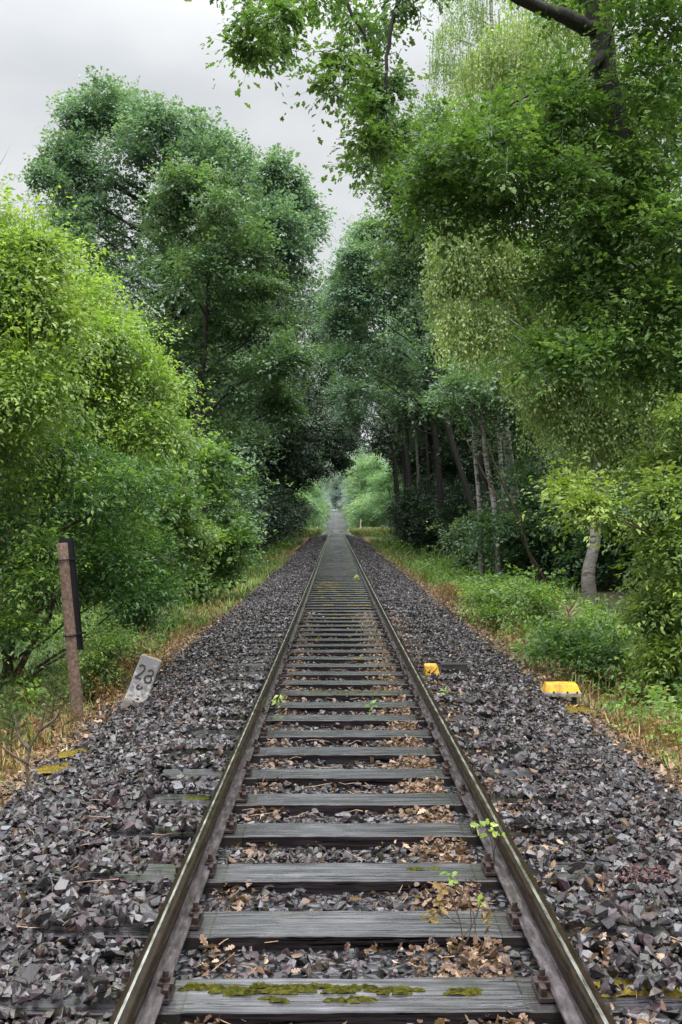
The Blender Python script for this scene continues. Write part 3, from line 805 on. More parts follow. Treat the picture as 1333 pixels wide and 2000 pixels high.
# fresh grass patches
tufts(mb, 1300, lambda n: -rng.uniform(2.35, 4.2, n), 19, 46, 1.0, .10, .28, .22, .48, 12)
tufts(mb, 500, lambda n: rng.uniform(2.6, 4.2, n), 40, 80, 1.0, .10, .28, .22, .5, 12)
tag(link('grass', mb.mesh('grass', MAT['grass'])), 'dry straw and green grass along both edges of the stone bed', 'grass', None, 'stuff')
mb = MB()
tufts(mb, 2600, lambda n: -rng.uniform(1.9, 14, n), 100, 150, 1, .2, .5, .25, .55, 10)
tufts(mb, 2600, lambda n: rng.uniform(1.9, 14, n), 100, 150, 1, .2, .5, .3, .66, 10)
tag(link('grass', mb.mesh('grass', MAT['grass'])), 'bright green grass in the clearing at the far crest', 'grass', None, 'stuff')
# low broadleaf ground cover
mb = MB()
def cover(n, xf, y0, y1, pw, h, size, kind, t0):
    y = y0 + (y1 - y0) * rng.random(n) ** pw; x = xf(n); 
    c = np.stack([x, y, G(x, y) + h * (.3 + .5 * rng.random(n))], 1)
    sprays(mb, c, np.stack([h * rng.uniform(.7, 1.6, n), h * rng.uniform(.7, 1.6, n), h * rng.uniform(.5, 1.1, n)], 1), 9, 7, size, kind, up=.9, length=.16, lo=-.1, tint=t0, sub=1)
cover(330, lambda n: -(3.0 + 2.6 * rng.random(n)), 7, 45, 1.3, .26, .075, 'point', .0)
cover(420, lambda n: (2.9 + 2.8 * rng.random(n)), 8.5, 45, 1.3, .26, .075, 'point', .08)
cover(420, lambda n: rng.choice([-1, 1], n) * (3.3 + 5 * rng.random(n)), 25, 100, 1, .4, .12, 'quad', -.05)
tag(link('undergrowth', mb.mesh('undergrowth', MAT['weed'])), 'low green weeds and bramble between the verge and the trees', 'undergrowth', None, 'stuff')
mb = MB()
for sg, n_, y0_, y1_ in ((-1, 130, 5.2, 22), (1, 110, 6.5, 24)):
    y = y0_ + (y1_ - y0_) * rng.random(n_) ** 1.3; x = sg * (2.5 + 1.5 * rng.random(n_)); h_ = .10 + .14 * rng.random(n_)
    sprays(mb, np.stack([x, y, G(x, y) + h_ * .8], 1), np.stack([h_, h_, h_ * .9], 1), 7, 8, .045, 'slim', up=.4, length=.15, lo=-.2, sub=1, tint=-.05)
    for a_, b_, c_ in zip(x, y, h_):
        for _ in range(2):
            p_ = np.array([a_ + rng.normal() * .05, b_ + rng.normal() * .05, float(G(a_, b_)) - .02]); tube(mb, wob(p_, p_ + np.array([rng.normal() * .07, rng.normal() * .07, c_ * 2.2]), 4, .01), np.linspace(.004, .0015, 4), 4, .2)
tag(link('weeds', mb.mesh('weeds', MAT['rust'])), 'withered orange-brown weeds and stalks along the stone edges', 'weeds', None, 'stuff')
print('ground cover done')

# ------------------------------------------------------------------ HAND-PLACED TREES
def px_puffs(lst, Y, zj=.5):
    C, Rr = [], []
    for q in lst:
        px, py, r = q[:3]; yy = (q[3] if len(q) > 3 else Y) + rng.uniform(-zj, zj)
        C.append(at(px, py, yy)); rm = r * yy / F; Rr.append((rm, rm * 1.1, rm * .9))
    return np.array(C), np.array(Rr)
def onground(x, y): return np.array([x, y, float(G(x, y)) - .05])

# --- the near oak at the right edge, leaning over the track
oak_puffs = [(500, 40, 52, 11), (560, 15, 58, 11), (478, 78, 32, 11), (535, 82, 36, 11), (620, 5, 55, 11.2), (690, 35, 58, 11.3), (745, 45, 42, 11.5), (668, 110, 36, 11.3),
    (720, 130, 46, 11.4), (650, 160, 24, 11.3), (755, 148, 27, 11.5), (735, 200, 30, 11.5), (750, 240, 24, 11.5), (722, 268, 22, 11.5), (710, 305, 24, 11.6), (735, 185, 24, 11.4),
    (800, -20, 60, 11.5), (900, -60, 80, 12), (1000, -70, 80, 12.4), (640, -80, 90, 11.2), (520, -90, 80, 11), (760, -110, 100, 11.5), (420, -120, 80, 11),
    (845, 385, 52), (845, 330, 42), (888, 300, 62), (888, 390, 60), (938, 265, 70), (938, 350, 78), (1000, 235, 62), (1000, 320, 80), (1060, 290, 66), (1050, 380, 76), (985, 400, 56), 
    (1120, 340, 62), (1110, 200, 40), (1150, 420, 66), (1085, 150, 34),
    (1260, 50, 84), (1330, 20, 84), (1310, 130, 90), (1250, 150, 60), (1285, 240, 84), (1340, 220, 80), (1240, 310, 60), (1320, 330, 90), (1200, 400, 64), (1270, 400, 74), (1130, 490, 66),
    (1200, 490, 74), (1090, 540, 46), (1170, 570, 74), (1260, 560, 84), (1340, 430, 60), (1120, 640, 56), (1200, 650, 74), (1290, 650, 84), (1080, 690, 34), (1140, 700, 40), (1240, 720, 56), (1330, 720, 70), (1340, 600, 74),
    (1150, -30, 90), (1260, -90, 110), (1380, 100, 120), (1400, 300, 120), (1400, 520, 120), (1400, 750, 100), (1150, -200, 150, 12), (900, -200, 130, 11.5), (1350, -200, 150)]
C, R3 = px_puffs(oak_puffs, 12.8, .9)
tr = [onground(6.4, 13.4), at(1420, 800, 13.2), at(1345, 520, 13.1), at(1285, 420, 13.1), at(1215, 290, 13), at(1188, 170, 13), at(1180, 60, 13), at(1150, -120, 12.9), at(1120, -330, 12.8)]
root = empty('oak_tree', onground(6.4, 13.4), 'big oak with dark leaning trunk and lobed leaves hanging over the right rail', 'tree')
b0 = np.array(root.location)
tp = smooth_poly(np.array(tr) - b0, 5); mb = MB()
tube(mb, tp, np.interp(np.linspace(0, 1, len(tp)), [0, .15, .6, 1], [.40, .27, .19, .10]) * (1 + .05 * rng.normal(size=len(tp))), 12)
def limb(pts, r0, r1):
    P = smooth_poly(np.array([at(*p) for p in pts]) - b0, 4); P[1:-1] += rng.normal(size=(len(P) - 2, 3)) * .012
    tube(mb, P, np.linspace(r0, r1, len(P)), 8)
limb([(1188, 60, 13), (1150, 42, 12.9), (1095, 18, 12.7), (1040, 0, 12.5), (930, -60, 12), (800, -75, 11.6), (640, -70, 11.3), (500, -60, 11)], .12, .03)
limb([(1190, 95, 13), (1165, 118, 12.8), (1130, 165, 12.7), (1095, 215, 12.6), (1060, 243, 12.5), (1010, 262, 12.5), (930, 300, 12.5)], .075, .02)
limb([(1165, 122, 12.8), (1110, 150, 12.7), (1060, 170, 12.7), (1000, 200, 12.7)], .03, .012)
limb([(1290, 430, 13), (1240, 415, 12.8), (1200, 370, 12.7), (1180, 350, 12.6)], .05, .015)
limb([(1300, 440, 13), (1255, 440, 12.7), (1210, 400, 12.6), (1150, 395, 12.5)], .04, .012)
limb([(1340, 540, 13), (1310, 600, 12.8), (1240, 650, 12.7), (1150, 680, 12.6)], .06, .015)
limb([(800, -75, 11.6), (765, 40, 11.5), (755, 130, 11.5), (745, 200, 11.5), (735, 250, 11.5), (715, 300, 11.6)], .03, .006)
limb([(640, -70, 11.3), (690, 20, 11.3), (720, 90, 11.4), (715, 150, 11.4)], .028, .006)
limb([(500, -60, 11), (530, 20, 11), (505, 70, 11)], .025, .006)
limb([(705, 108, 11.4), (690, 104, 11.35), (640, 108, 11.3), (625, 95, 11.3), (600, 90, 11.3), (572, 92, 11.3)], .010, .004)
limb([(572, 20, 11.1), (572, 60, 11.2), (578, 85, 11.25), (578, 110, 11.3)], .008, .003)
limb([(750, 95, 11.5), (775, 98, 11.5), (787, 90, 11.5)], .005, .003)
limbs(mb, tp, np.array([q for q in C[22:] if q[0] > 2.9]) - b0, .08, 3)
child('trunk', mb.mesh('trunk', MAT['bark_wet']), root)
cb = MB()
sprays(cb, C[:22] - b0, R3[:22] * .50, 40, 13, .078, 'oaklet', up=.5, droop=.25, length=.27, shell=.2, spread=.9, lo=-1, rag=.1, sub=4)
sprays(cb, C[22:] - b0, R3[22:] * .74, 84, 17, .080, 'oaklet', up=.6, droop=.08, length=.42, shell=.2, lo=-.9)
child('crown', cb.mesh('crown', MAT['oak']), root)
print('oak done')

# --- birches with hanging curtains on the right
def birch(label, base, trunk_px, puffs, Y, nstr, tr0, length=1.5, size=.075, gap=.07, tint=0.0, zj=1.0):
    C, R3 = px_puffs(puffs, Y, zj)
    trunk = [base] + [at(*p) for p in trunk_px]
    fn = lambda cb, c, r: strands(cb, c, r, nstr, length, size, gap, tint=tint)
    return make_tree(label, base, trunk, (tr0, .04), C, R3, fn, MAT['birchleaf'], MAT['birch'], name='birch_tree')
birch('tall birch with hanging yellow-green curtains and pale trunk behind the bright bush', onground(6.12, 24.2), [(1150, 1120, 24.2), (1163, 1050, 24.2), (1168, 900, 24.2), (1160, 700, 24.2), (1135, 450, 24.2), (1120, 200, 24.2), (1110, -80, 24.2)],
      [(905, 480, 42), (940, 430, 40), (985, 470, 60), (930, 540, 46), (1000, 560, 60), (1060, 480, 60), (1060, 580, 60), (950, 610, 40), (1100, 660, 66), (1130, 560, 60), (1180, 640, 70), (1230, 700, 66), (1150, 740, 66), (1105, 720, 40), (1215, 770, 60), (1260, 640, 60), (1270, 760, 40),
       (1000, 60, 60), (1060, 120, 66), (950, 120, 50), (1120, 40, 70), (1020, 180, 60), (1180, 140, 60), (1100, 260, 60), (1200, 280, 66), (1240, 420, 66), (1150, 350, 60), (1080, -60, 80), (1180, -60, 80), (1260, 180, 60), (1290, 560, 50), (880, 450, 36), (875, 530, 30), (895, 600, 30), (960, 500, 50), (1010, 640, 50), (1080, 770, 46), (1130, 800, 50), (1185, 810, 46), (1245, 800, 50), (1160, 850, 40), (1040, 700, 40), (910, 410, 30)], 23.8, 150, .17, 1.7, .085, .06)
birch('tall thin birch whose airy top hangs against the sky beside the oak branch', onground(6.4, 33), [(985, 800, 33), (975, 400, 33), (965, 100, 33), (960, -150, 33)],
      [(880, 60, 34), (915, 20, 40), (960, 60, 45), (870, 120, 28), (920, 130, 40), (990, 120, 46), (1040, 60, 46), (900, -30, 46), (970, -40, 56), (1060, -40, 56), (1010, 220, 46), (940, 210, 30), (1070, 190, 46), (960, 300, 40)], 33, 90, .16, 1.4, .085, .075)

# --- mid oak group on the right
def puffs_tree(label, base, trunk_px, puffs, Y, tr, mat, bark, ns, nl, size, kind='quad', zj=1.5, name='oak_tree', cat='tree', **kw):
    C, R3 = px_puffs(puffs, Y, zj)
    trunk = [base] + [at(*p) for p in trunk_px]
    kw['length'] = kw.get('length', .4) * 1.75
    fn = lambda cb, c, r: sprays(cb, c, r * .86, int(ns * 1.25), int(nl * 1.8), size * 1.1, kind, **kw)
    return make_tree(label, base, trunk, tr, C, R3, fn, MAT[mat], MAT[bark], name=name, cat=cat)
puffs_tree('oak behind the near oak whose feathery top meets the sky left of the birch', onground(6.2, 39), [(870, 800, 39), (850, 500, 39), (830, 330, 39)],
    [(765, 285, 26), (800, 262, 30), (840, 240, 36), (860, 290, 46), (810, 320, 46), (775, 370, 26), (830, 380, 50), (790, 420, 44), (880, 380, 55), (900, 300, 46), (860, 460, 55), (800, 480, 40), (900, 480, 50), (850, 540, 50), (780, 530, 30)],
    39, (.13, .04), 'oak_mid', 'bark_wet', 90, 9, .13, up=.6, length=.4)
puffs_tree('tall cool green oak on the right whose crown borders the sky notch', onground(6.0, 55), [(850, 850, 55), (820, 650, 55), (790, 480, 55)],
    [(720, 455, 24), (690, 500, 22), (668, 540, 14), (745, 480, 32), (775, 450, 30), (705, 540, 32), (760, 530, 50), (680, 580, 36), (730, 600, 50), (800, 580, 50), (700, 650, 44), (770, 670, 56), (840, 640, 50), (720, 720, 46), (790, 750, 56), (860, 720, 50), (690, 760, 34), (800, 480, 46), (850, 540, 50), (660, 630, 16), (662, 700, 22), (880, 620, 40), (900, 700, 40)],
    55, (.2, .05), 'oak_blue', 'bark_wet', 110, 10, .15, up=.6, length=.45)
puffs_tree('bushy mid green oak filling the gap under the birch curtains', onground(6.6, 36), [(950, 950, 36), (940, 850, 36), (930, 760, 36)],
    [(880, 640, 46), (920, 700, 50), (980, 740, 50), (940, 790, 54), (1010, 800, 50), (1060, 840, 46), (990, 870, 50), (1050, 900, 46), (1090, 900, 40), (1060, 970, 40), (1000, 1075, 26), (955, 1060, 16), (1010, 1000, 22), (925, 1085, 18), (900, 1040, 22)],
    36, (.16, .04), 'oak_mid', 'bark_wet', 90, 9, .11, up=.6, length=.38)
puffs_tree('dense cool green tree standing behind the tall right oak', onground(5.2, 72), [(790, 880, 72), (760, 720, 72), (740, 620, 72)],
    [(650, 590, 22), (690, 570, 24), (725, 550, 30), (770, 560, 36), (660, 640, 26), (700, 620, 36), (750, 640, 44), (800, 620, 44), (665, 690, 26), (710, 700, 40), (770, 720, 46), (820, 700, 44), (680, 750, 30), (730, 780, 44), (690, 810, 26), (850, 640, 40), (720, 500, 22), (750, 490, 26)],
    72, (.28, .06), 'oak_blue', 'bark_wet', 100, 10, .17, up=.6, length=.5)
# --- big oak on the left
puffs_tree('biggest oak on the left, tall rounded blue-green crown against the grey sky', onground(-7.6, 46), [(345, 800, 46), (330, 600, 46), (325, 430, 46), (320, 320, 46), (315, 250, 46)],
    [(250, 205, 34), (200, 200, 32), (160, 205, 24), (150, 230, 18), (290, 225, 40), (330, 250, 40), (380, 245, 30), (215, 260, 44), (270, 290, 50), (140, 290, 32), (110, 310, 30), (95, 345, 26), (170, 330, 42), (230, 350, 50), (320, 320, 50), (380, 300, 44), (415, 285, 24), (400, 340, 40),
     (130, 380, 38), (180, 420, 44), (250, 430, 56), (330, 410, 56), (400, 400, 50), (450, 320, 28), (455, 370, 34), (130, 430, 26), (150, 470, 30), (220, 490, 50), (300, 500, 60), (380, 480, 60), (450, 450, 50), (540, 325, 20), (565, 355, 20), (520, 375, 22), (580, 395, 20), (605, 425, 14), (510, 440, 30), (555, 430, 22), (585, 480, 20), (590, 440, 14), (530, 410, 18), (560, 480, 20),
     (190, 540, 40), (260, 570, 56), (350, 570, 60), (430, 540, 56), (500, 520, 50), (560, 530, 36), (480, 600, 56), (400, 640, 60), (320, 650, 50), (545, 590, 36), (250, 640, 40)],
    46, (.42, .07), 'oak_blue', 'bark', 105, 10, .15, up=.6, length=.45, zj=2.5)
puffs_tree('leafy oak standing in front of the big left oak, reaching toward the track', onground(-6.0, 40), [(380, 900, 40), (395, 700, 40), (410, 520, 40)],
    [(360, 350, 34), (400, 370, 40), (340, 400, 38), (430, 410, 40), (380, 430, 50), (330, 480, 50), (420, 490, 56), (480, 480, 40), (360, 550, 60), (450, 570, 60), (520, 560, 44), (400, 640, 60), (480, 660, 60), (540, 640, 44), (350, 700, 60), (430, 740, 60), (510, 740, 56), (390, 820, 60), (460, 850, 50), (565, 700, 30), (545, 790, 40), (340, 780, 40), (300, 640, 50)],
    40, (.28, .06), 'oak_mid', 'bark', 105, 10, .14, up=.6, length=.42, zj=2)
puffs_tree('dark tree left of the straight whose boughs arch low over the rails', onground(-5.6, 92), [(575, 900, 92), (590, 780, 92), (600, 680, 92)],
    [(590, 620, 30), (615, 585, 16), (560, 640, 40), (620, 640, 26), (600, 690, 40), (640, 680, 24), (560, 720, 44), (620, 740, 40), (655, 740, 24), (590, 790, 44), (640, 790, 36), (668, 800, 18), (560, 830, 44), (620, 840, 40), (660, 850, 26), (678, 870, 14), (600, 890, 36), (650, 890, 24), (560, 910, 36), (625, 915, 26), (590, 930, 22), (668, 905, 14), (540, 960, 30), (550, 880, 40)],
    92, (.34, .08), 'deep', 'bark_wet', 95, 10, .17, up=.6, length=.45)
puffs_tree('dark tree right of the straight meeting the left boughs above the rails', onground(6.4, 100), [(770, 900, 100), (745, 800, 100), (725, 700, 100)],
    [(660, 620, 22), (690, 640, 34), (650, 660, 18), (720, 660, 40), (680, 700, 36), (730, 720, 44), (660, 740, 24), (700, 760, 40), (750, 780, 44), (672, 790, 24), (700, 820, 36), (740, 840, 40), (780, 830, 40), (690, 855, 22), (790, 870, 30), (765, 858, 30), (745, 868, 20), (785, 845, 30), (770, 885, 20)],
    100, (.30, .08), 'deep', 'bark_wet', 95, 10, .18, up=.6, length=.45)
puffs_tree('tall tree at the end of the dark tunnel, in the middle of the sky notch', onground(-6.5, 124), [(575, 850, 124), (600, 720, 124), (615, 640, 124)],
    [(600, 620, 20), (625, 610, 14), (640, 640, 18), (615, 660, 28), (650, 680, 22), (600, 700, 30), (635, 720, 30), (670, 730, 22), (655, 770, 26), (620, 770, 30), (680, 790, 20), (600, 820, 30), (645, 830, 28), (672, 850, 16), (615, 860, 24), (645, 865, 16)],
    124, (.34, .08), 'oak_blue', 'bark', 80, 9, .20, up=.6, length=.5)
print('mid oaks done')

# --- bright ash saplings and dark hazel along the left
def shrub(label, base, puffs, Y, mat, ns, nl, size, kind, zj=.7, name='ash_tree', cat='tree', stems=3, tr=.05, **kw):
    C, R3 = px_puffs(puffs, Y, zj)
    R3 = R3 * .95
    base = np.asarray(base, float)
    root = empty(name, base, label, cat)
    mb = MB(); Cl = C - base
    for s in range(stems):
        tops = Cl[np.argsort(-Cl[:, 2])][:max(stems, 3)]
        P = wob([rng.normal() * .12, rng.normal() * .12, -.05], tops[s % len(tops)], 9, .07, 0)
        tube(mb, P, np.linspace(tr, .012, 9), 7)
        if s == 0: mainp = P
    limbs(mb, mainp, Cl, tr * 1.3, 1, .006)
    child('trunk', mb.mesh('trunk', MAT['twig']), root)
    kw['length'] = kw['length'] * 1.3
    cb = MB(); sprays(cb, Cl, R3 * .78, int(ns * .8), int(nl * 1.6), size, kind, **kw)
    child('crown', cb.mesh('crown', MAT[mat]), root)
    return root
A = dict(up=.6, droop=.22, length=.46, shell=.15, jit=.09)
shrub('bright yellow-green ash sapling at the left edge, tallest over the post', onground(-4.7, 11.5), [(-21, 507, 40), (36, 551, 54), (-14, 559, 60), (-75, 535, 60), (63, 485, 18), (83, 470, 12), (28, 624, 70), (-21, 648, 70), (78, 612, 50), (41, 697, 70), (-18, 738, 74), (-91, 657, 80), (-87, 754, 80), (73, 754, 60), (15, 810, 70), (-57, 440, 30), (-59, 413, 22), (-154, 576, 90), (-169, 697, 90)], 11.5, 'ash', 150, 13, .066, 'point', **A)
shrub('broad bright ash sapling behind the post with arching yellow-green sprays', onground(-4.8, 15), [(58, 544, 34), (86, 579, 50), (132, 597, 54), (54, 624, 60), (178, 615, 24), (117, 668, 64), (177, 668, 50), (50, 713, 64), (227, 668, 34), (200, 722, 60), (132, 748, 68), (255, 722, 40), (264, 775, 46), (201, 802, 60), (293, 757, 22), (118, 828, 60), (292, 819, 30), (259, 846, 46), (181, 873, 54), (155, 566, 14), (204, 633, 14)], 15, 'ash', 150, 13, .070, 'point', **A)
shrub('green ash sapling low beside the track end of the bright bushes', onground(-4.2, 19), [(325, 860, 34), (285, 900, 50), (335, 930, 34), (245, 900, 50), (300, 970, 46), (355, 990, 30), (255, 980, 50), (335, 1040, 40), (275, 1050, 50), (385, 1050, 26), (340, 1090, 34), (235, 830, 50)], 19, 'hazel', 100, 9, .10, 'point', tint=.1, up=.6, length=.3, shell=.3)
shrub('dark green hazel bush behind the leaning post', onground(-4.3, 12.5), [(60, 860, 60), (130, 880, 60), (200, 920, 60), (260, 950, 54), (30, 940, 60), (110, 970, 60), (190, 1000, 60), (270, 1030, 54), (70, 1060, 50), (230, 1080, 50), (150, 1060, 40), (300, 1090, 44), (20, 1160, 44), (240, 1150, 40), (180, 1130, 40), (60, 1170, 34), (300, 1160, 34), (260, 1210, 30)], 12.8, 'hazel', 140, 8, .066, 'point', name='hazel_bush', cat='bush', up=.7, length=.26, shell=.3)
shrub('hazel bush at the left edge with a few yellow leaf sprays', onground(-4.6, 10.6), [(10, 850, 60), (-40, 900, 70), (30, 1000, 50), (-30, 1060, 70), (40, 1120, 40), (-10, 1190, 50), (20, 1240, 40), (75, 1130, 22), (-60, 1240, 60), (85, 1075, 20)], 11.7, 'hazel', 140, 8, .066, 'point', name='hazel_bush', cat='bush', tint=.12, up=.7, length=.26, shell=.3)
shrub('dark green bush at the foot of the big left oak, edge of the grass', onground(-4.6, 24), [(420, 960, 40), (450, 1020, 36), (400, 1060, 40), (440, 1080, 30), (360, 1120, 40), (420, 1120, 24), (470, 1060, 20), (390, 900, 40), (430, 900, 34), (330, 1130, 36)], 24, 'hazel', 100, 9, .11, 'quad', name='hazel_bush', cat='bush', tint=-.05, up=.7, length=.35, shell=.3)
# --- right side bushes
B = dict(up=.7, length=.26, shell=.15, jit=.09, droop=.15)
shrub('bright green bush at the right edge above the yellow trackside box', onground(4.6, 11.5), [(1348, 815, 39), (1118, 958, 7), (1150, 985, 6), (1318, 905, 43), (1280, 915, 28), (1288, 980, 46), (1358, 980, 46), (1291, 1030, 24), (1328, 1070, 46), (1296, 1100, 39), (1348, 1170, 42), (1288, 1190, 42), (1281, 1190, 18), (1348, 1270, 31), (1308, 1280, 26), (1306, 1260, 23), (1418, 900, 70), (1418, 1100, 70), (1418, 1250, 62), (1348, 1350, 26), (1318, 1310, 18)], 11.8, 'hazel', 140, 12, .068, 'point', name='ash_bush', cat='bush', tint=.24, **B)
shrub('dark green thicket under the birch, left of its pale trunk', onground(6.4, 30), [(1060, 850, 46), (1000, 800, 46), (1100, 930, 46), (1040, 940, 50), (1080, 1010, 46), (1020, 1030, 46), (1110, 1080, 40), (1050, 1090, 36), (1120, 860, 40), (900, 760, 46), (870, 780, 40), (1030, 720, 40)], 31, 'oak_mid', 115, 10, .12, 'quad', name='hazel_bush', cat='bush', zj=1.5, up=.7, length=.4, shell=.35)
shrub('small light green bush at the verge before the thicket', onground(4.3, 19), [(950, 1150, 26), (985, 1175, 30), (1030, 1160, 34), (1060, 1190, 26), (930, 1165, 16), (1010, 1200, 26), (965, 1200, 18)], 19, 'weed', 90, 8, .08, 'point', name='low_bush', cat='bush', tr=.02, **B)
shrub('low green bush right behind the yellow trackside box', onground(3.9, 13.2), [(1090, 1240, 30), (1130, 1260, 36), (1170, 1250, 34), (1110, 1280, 30), (1160, 1290, 34), (1210, 1280, 34), (1070, 1270, 20)], 13, 'weed', 95, 8, .065, 'point', name='low_bush', cat='bush', tr=.02, tint=-.05, **B)
shrub('withered orange-brown little bush by the milestone', onground(-2.75, 12.2), [(262, 1270, 20), (285, 1282, 16), (245, 1285, 16)], 12.2, 'rust', 60, 6, .05, 'slim', name='low_bush', cat='bush', tr=.012, zj=.2, up=.5, length=.18, shell=.1)
shrub('green weedy bush between the post and the milestone', onground(-2.95, 11.4), [(210, 1255, 24), (185, 1280, 22), (230, 1260, 18), (200, 1310, 16), (170, 1320, 14)], 11.4, 'weed', 90, 7, .055, 'slim', name='low_bush', cat='bush', tr=.012, zj=.2, up=.6, length=.2, shell=.1)
shrub('olive brown low bush at the right verge beside the far stones', onground(2.85, 20), [(880, 1162, 14), (905, 1170, 12), (865, 1155, 8)], 20, 'rust', 60, 6, .06, 'slim', name='low_bush', cat='bush', tr=.012, zj=.3, up=.5, length=.22, shell=.1, tint=-.15)
print('bushes done')

# ------------------------------------------------------------------ FOREST ROWS (copies share their meshes)
def gen_tree(seed, h, cr, cb_, npuff, ns, nl, size, bark='bark_wet', mat='oak_mid', tr0=.22, lean=.04, low=False):
    global rng
    keep = rng; rng = np.random.default_rng(seed)
    top = np.array([rng.normal() * lean * h, rng.normal() * lean * h, h * .93])
    tk = wob((0, 0, -.2), top, 8, .06)
    cz = (cb_ + h) / 2; hz = (h - cb_) / 2
    u = rdir(npuff); q = rng.uniform(.45, 1.0, npuff)
    C = np.stack([top[0] * .6 + u[:, 0] * cr * q, top[1] * .6 + u[:, 1] * cr * q, cz + u[:, 2] * hz * q * .95], 1)
    pr = cr * rng.uniform(.22, .40, npuff)
    C[:, :2] *= (1 - .35 * np.clip((C[:, 2:] - cz) / hz, 0, 1))
    R3_ = np.stack([pr, pr, pr * .8], 1)
    fn = lambda cbm, c, r: sprays(cbm, c, r * .9, ns * .6, int(nl * 1.8), size * 1.1, 'quad', up=.6, length=.85, shell=.4)
    root = make_tree('', (0, 0, 0), tk, (tr0, .05), C, R3_, fn, MAT[mat], MAT[bark], every=2, trunk_smooth=False)
    rng = keep
    return root
PROTO = [gen_tree(11, 17, 4.6, 4.5, 46, 85, 10, .17, tr0=.26), gen_tree(12, 15, 4.0, 3.5, 42, 85, 10, .17, tr0=.22), gen_tree(13, 18.5, 4.4, 6.5, 44, 85, 10, .17, tr0=.28), gen_tree(14, 13, 3.6, 2.0, 40, 85, 10, .16, tr0=.18),
         gen_tree(15, 5.5, 2.6, .4, 30, 80, 10, .14, tr0=.08), gen_tree(16, 4.2, 2.2, .2, 26, 80, 10, .13, tr0=.06)]
used = set()
def plant(i, x, y, label, group, s=1.0, mat=None, sz=None, name=None):
    rz = rng.uniform(0, 6.28)
    p = PROTO[i]
    if i not in used and mat is None:
        used.add(i); o = p; o.location = (x, y, float(G(x, y)) - .05); o.rotation_euler = (0, 0, rz); o.scale = (s, s, sz or s); tag(o, label, None, group)
    else:
        o = copy_tree(p, (x, y, float(G(x, y)) - .05), rz, s, label, group, sz)
    if name: o.name = name
    if i >= 4: o['category'] = 'bush'; o.name = name or 'understory_bush'
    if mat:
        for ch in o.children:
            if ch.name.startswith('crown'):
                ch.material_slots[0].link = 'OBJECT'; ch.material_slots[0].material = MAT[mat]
    return o
GL, GR = 'dark trees lining the left of the straight', 'dark trees lining the right of the straight'
LL = 'dark leafy tree in the dense row left of the far straight'; LR = 'dark leafy tree in the dense row right of the far straight'
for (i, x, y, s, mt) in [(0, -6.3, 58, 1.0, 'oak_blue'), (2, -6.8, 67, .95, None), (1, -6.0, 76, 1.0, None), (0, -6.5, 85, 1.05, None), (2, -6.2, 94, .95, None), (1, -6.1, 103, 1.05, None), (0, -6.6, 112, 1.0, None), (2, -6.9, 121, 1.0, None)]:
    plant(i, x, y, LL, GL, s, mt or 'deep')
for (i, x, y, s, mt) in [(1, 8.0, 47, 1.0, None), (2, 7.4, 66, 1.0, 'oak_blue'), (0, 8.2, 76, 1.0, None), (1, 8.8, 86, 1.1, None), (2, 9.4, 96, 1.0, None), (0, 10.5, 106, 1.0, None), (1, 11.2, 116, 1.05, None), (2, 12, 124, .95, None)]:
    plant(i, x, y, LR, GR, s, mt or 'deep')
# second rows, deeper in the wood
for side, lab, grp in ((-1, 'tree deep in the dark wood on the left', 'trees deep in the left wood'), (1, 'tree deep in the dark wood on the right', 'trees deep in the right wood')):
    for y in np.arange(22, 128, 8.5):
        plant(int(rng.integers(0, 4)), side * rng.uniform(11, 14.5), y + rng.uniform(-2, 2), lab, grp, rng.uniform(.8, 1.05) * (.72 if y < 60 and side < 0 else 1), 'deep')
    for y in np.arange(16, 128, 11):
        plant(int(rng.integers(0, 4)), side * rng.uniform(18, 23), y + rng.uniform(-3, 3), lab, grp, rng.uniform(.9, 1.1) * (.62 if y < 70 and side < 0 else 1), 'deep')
# understory
for side, lab, grp in ((-1, 'dark understory bush beneath the left row of trees', 'understory bushes on the left'), (1, 'dark understory bush beneath the right row of trees', 'understory bushes on the right')):
    for y in np.concatenate([np.arange(28, 122, 5.0), np.arange(20, 120, 6.5)]):
        far = rng.random() < .5
        if side > 0 and y < 31: continue
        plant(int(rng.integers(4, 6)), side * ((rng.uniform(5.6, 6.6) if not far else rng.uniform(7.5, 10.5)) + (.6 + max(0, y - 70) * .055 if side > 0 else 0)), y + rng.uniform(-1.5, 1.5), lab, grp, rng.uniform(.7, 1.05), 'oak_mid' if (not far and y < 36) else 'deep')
for (x, y, s) in [(8.6, 29.5, .8), (9.8, 27, .9), (8.2, 33, .8), (11.5, 25, 1.0)]:
    plant(5, x, y, 'dark leafy bush in the wood right behind the tall birch', 'bushes behind the tall birch', s, 'oak_mid')
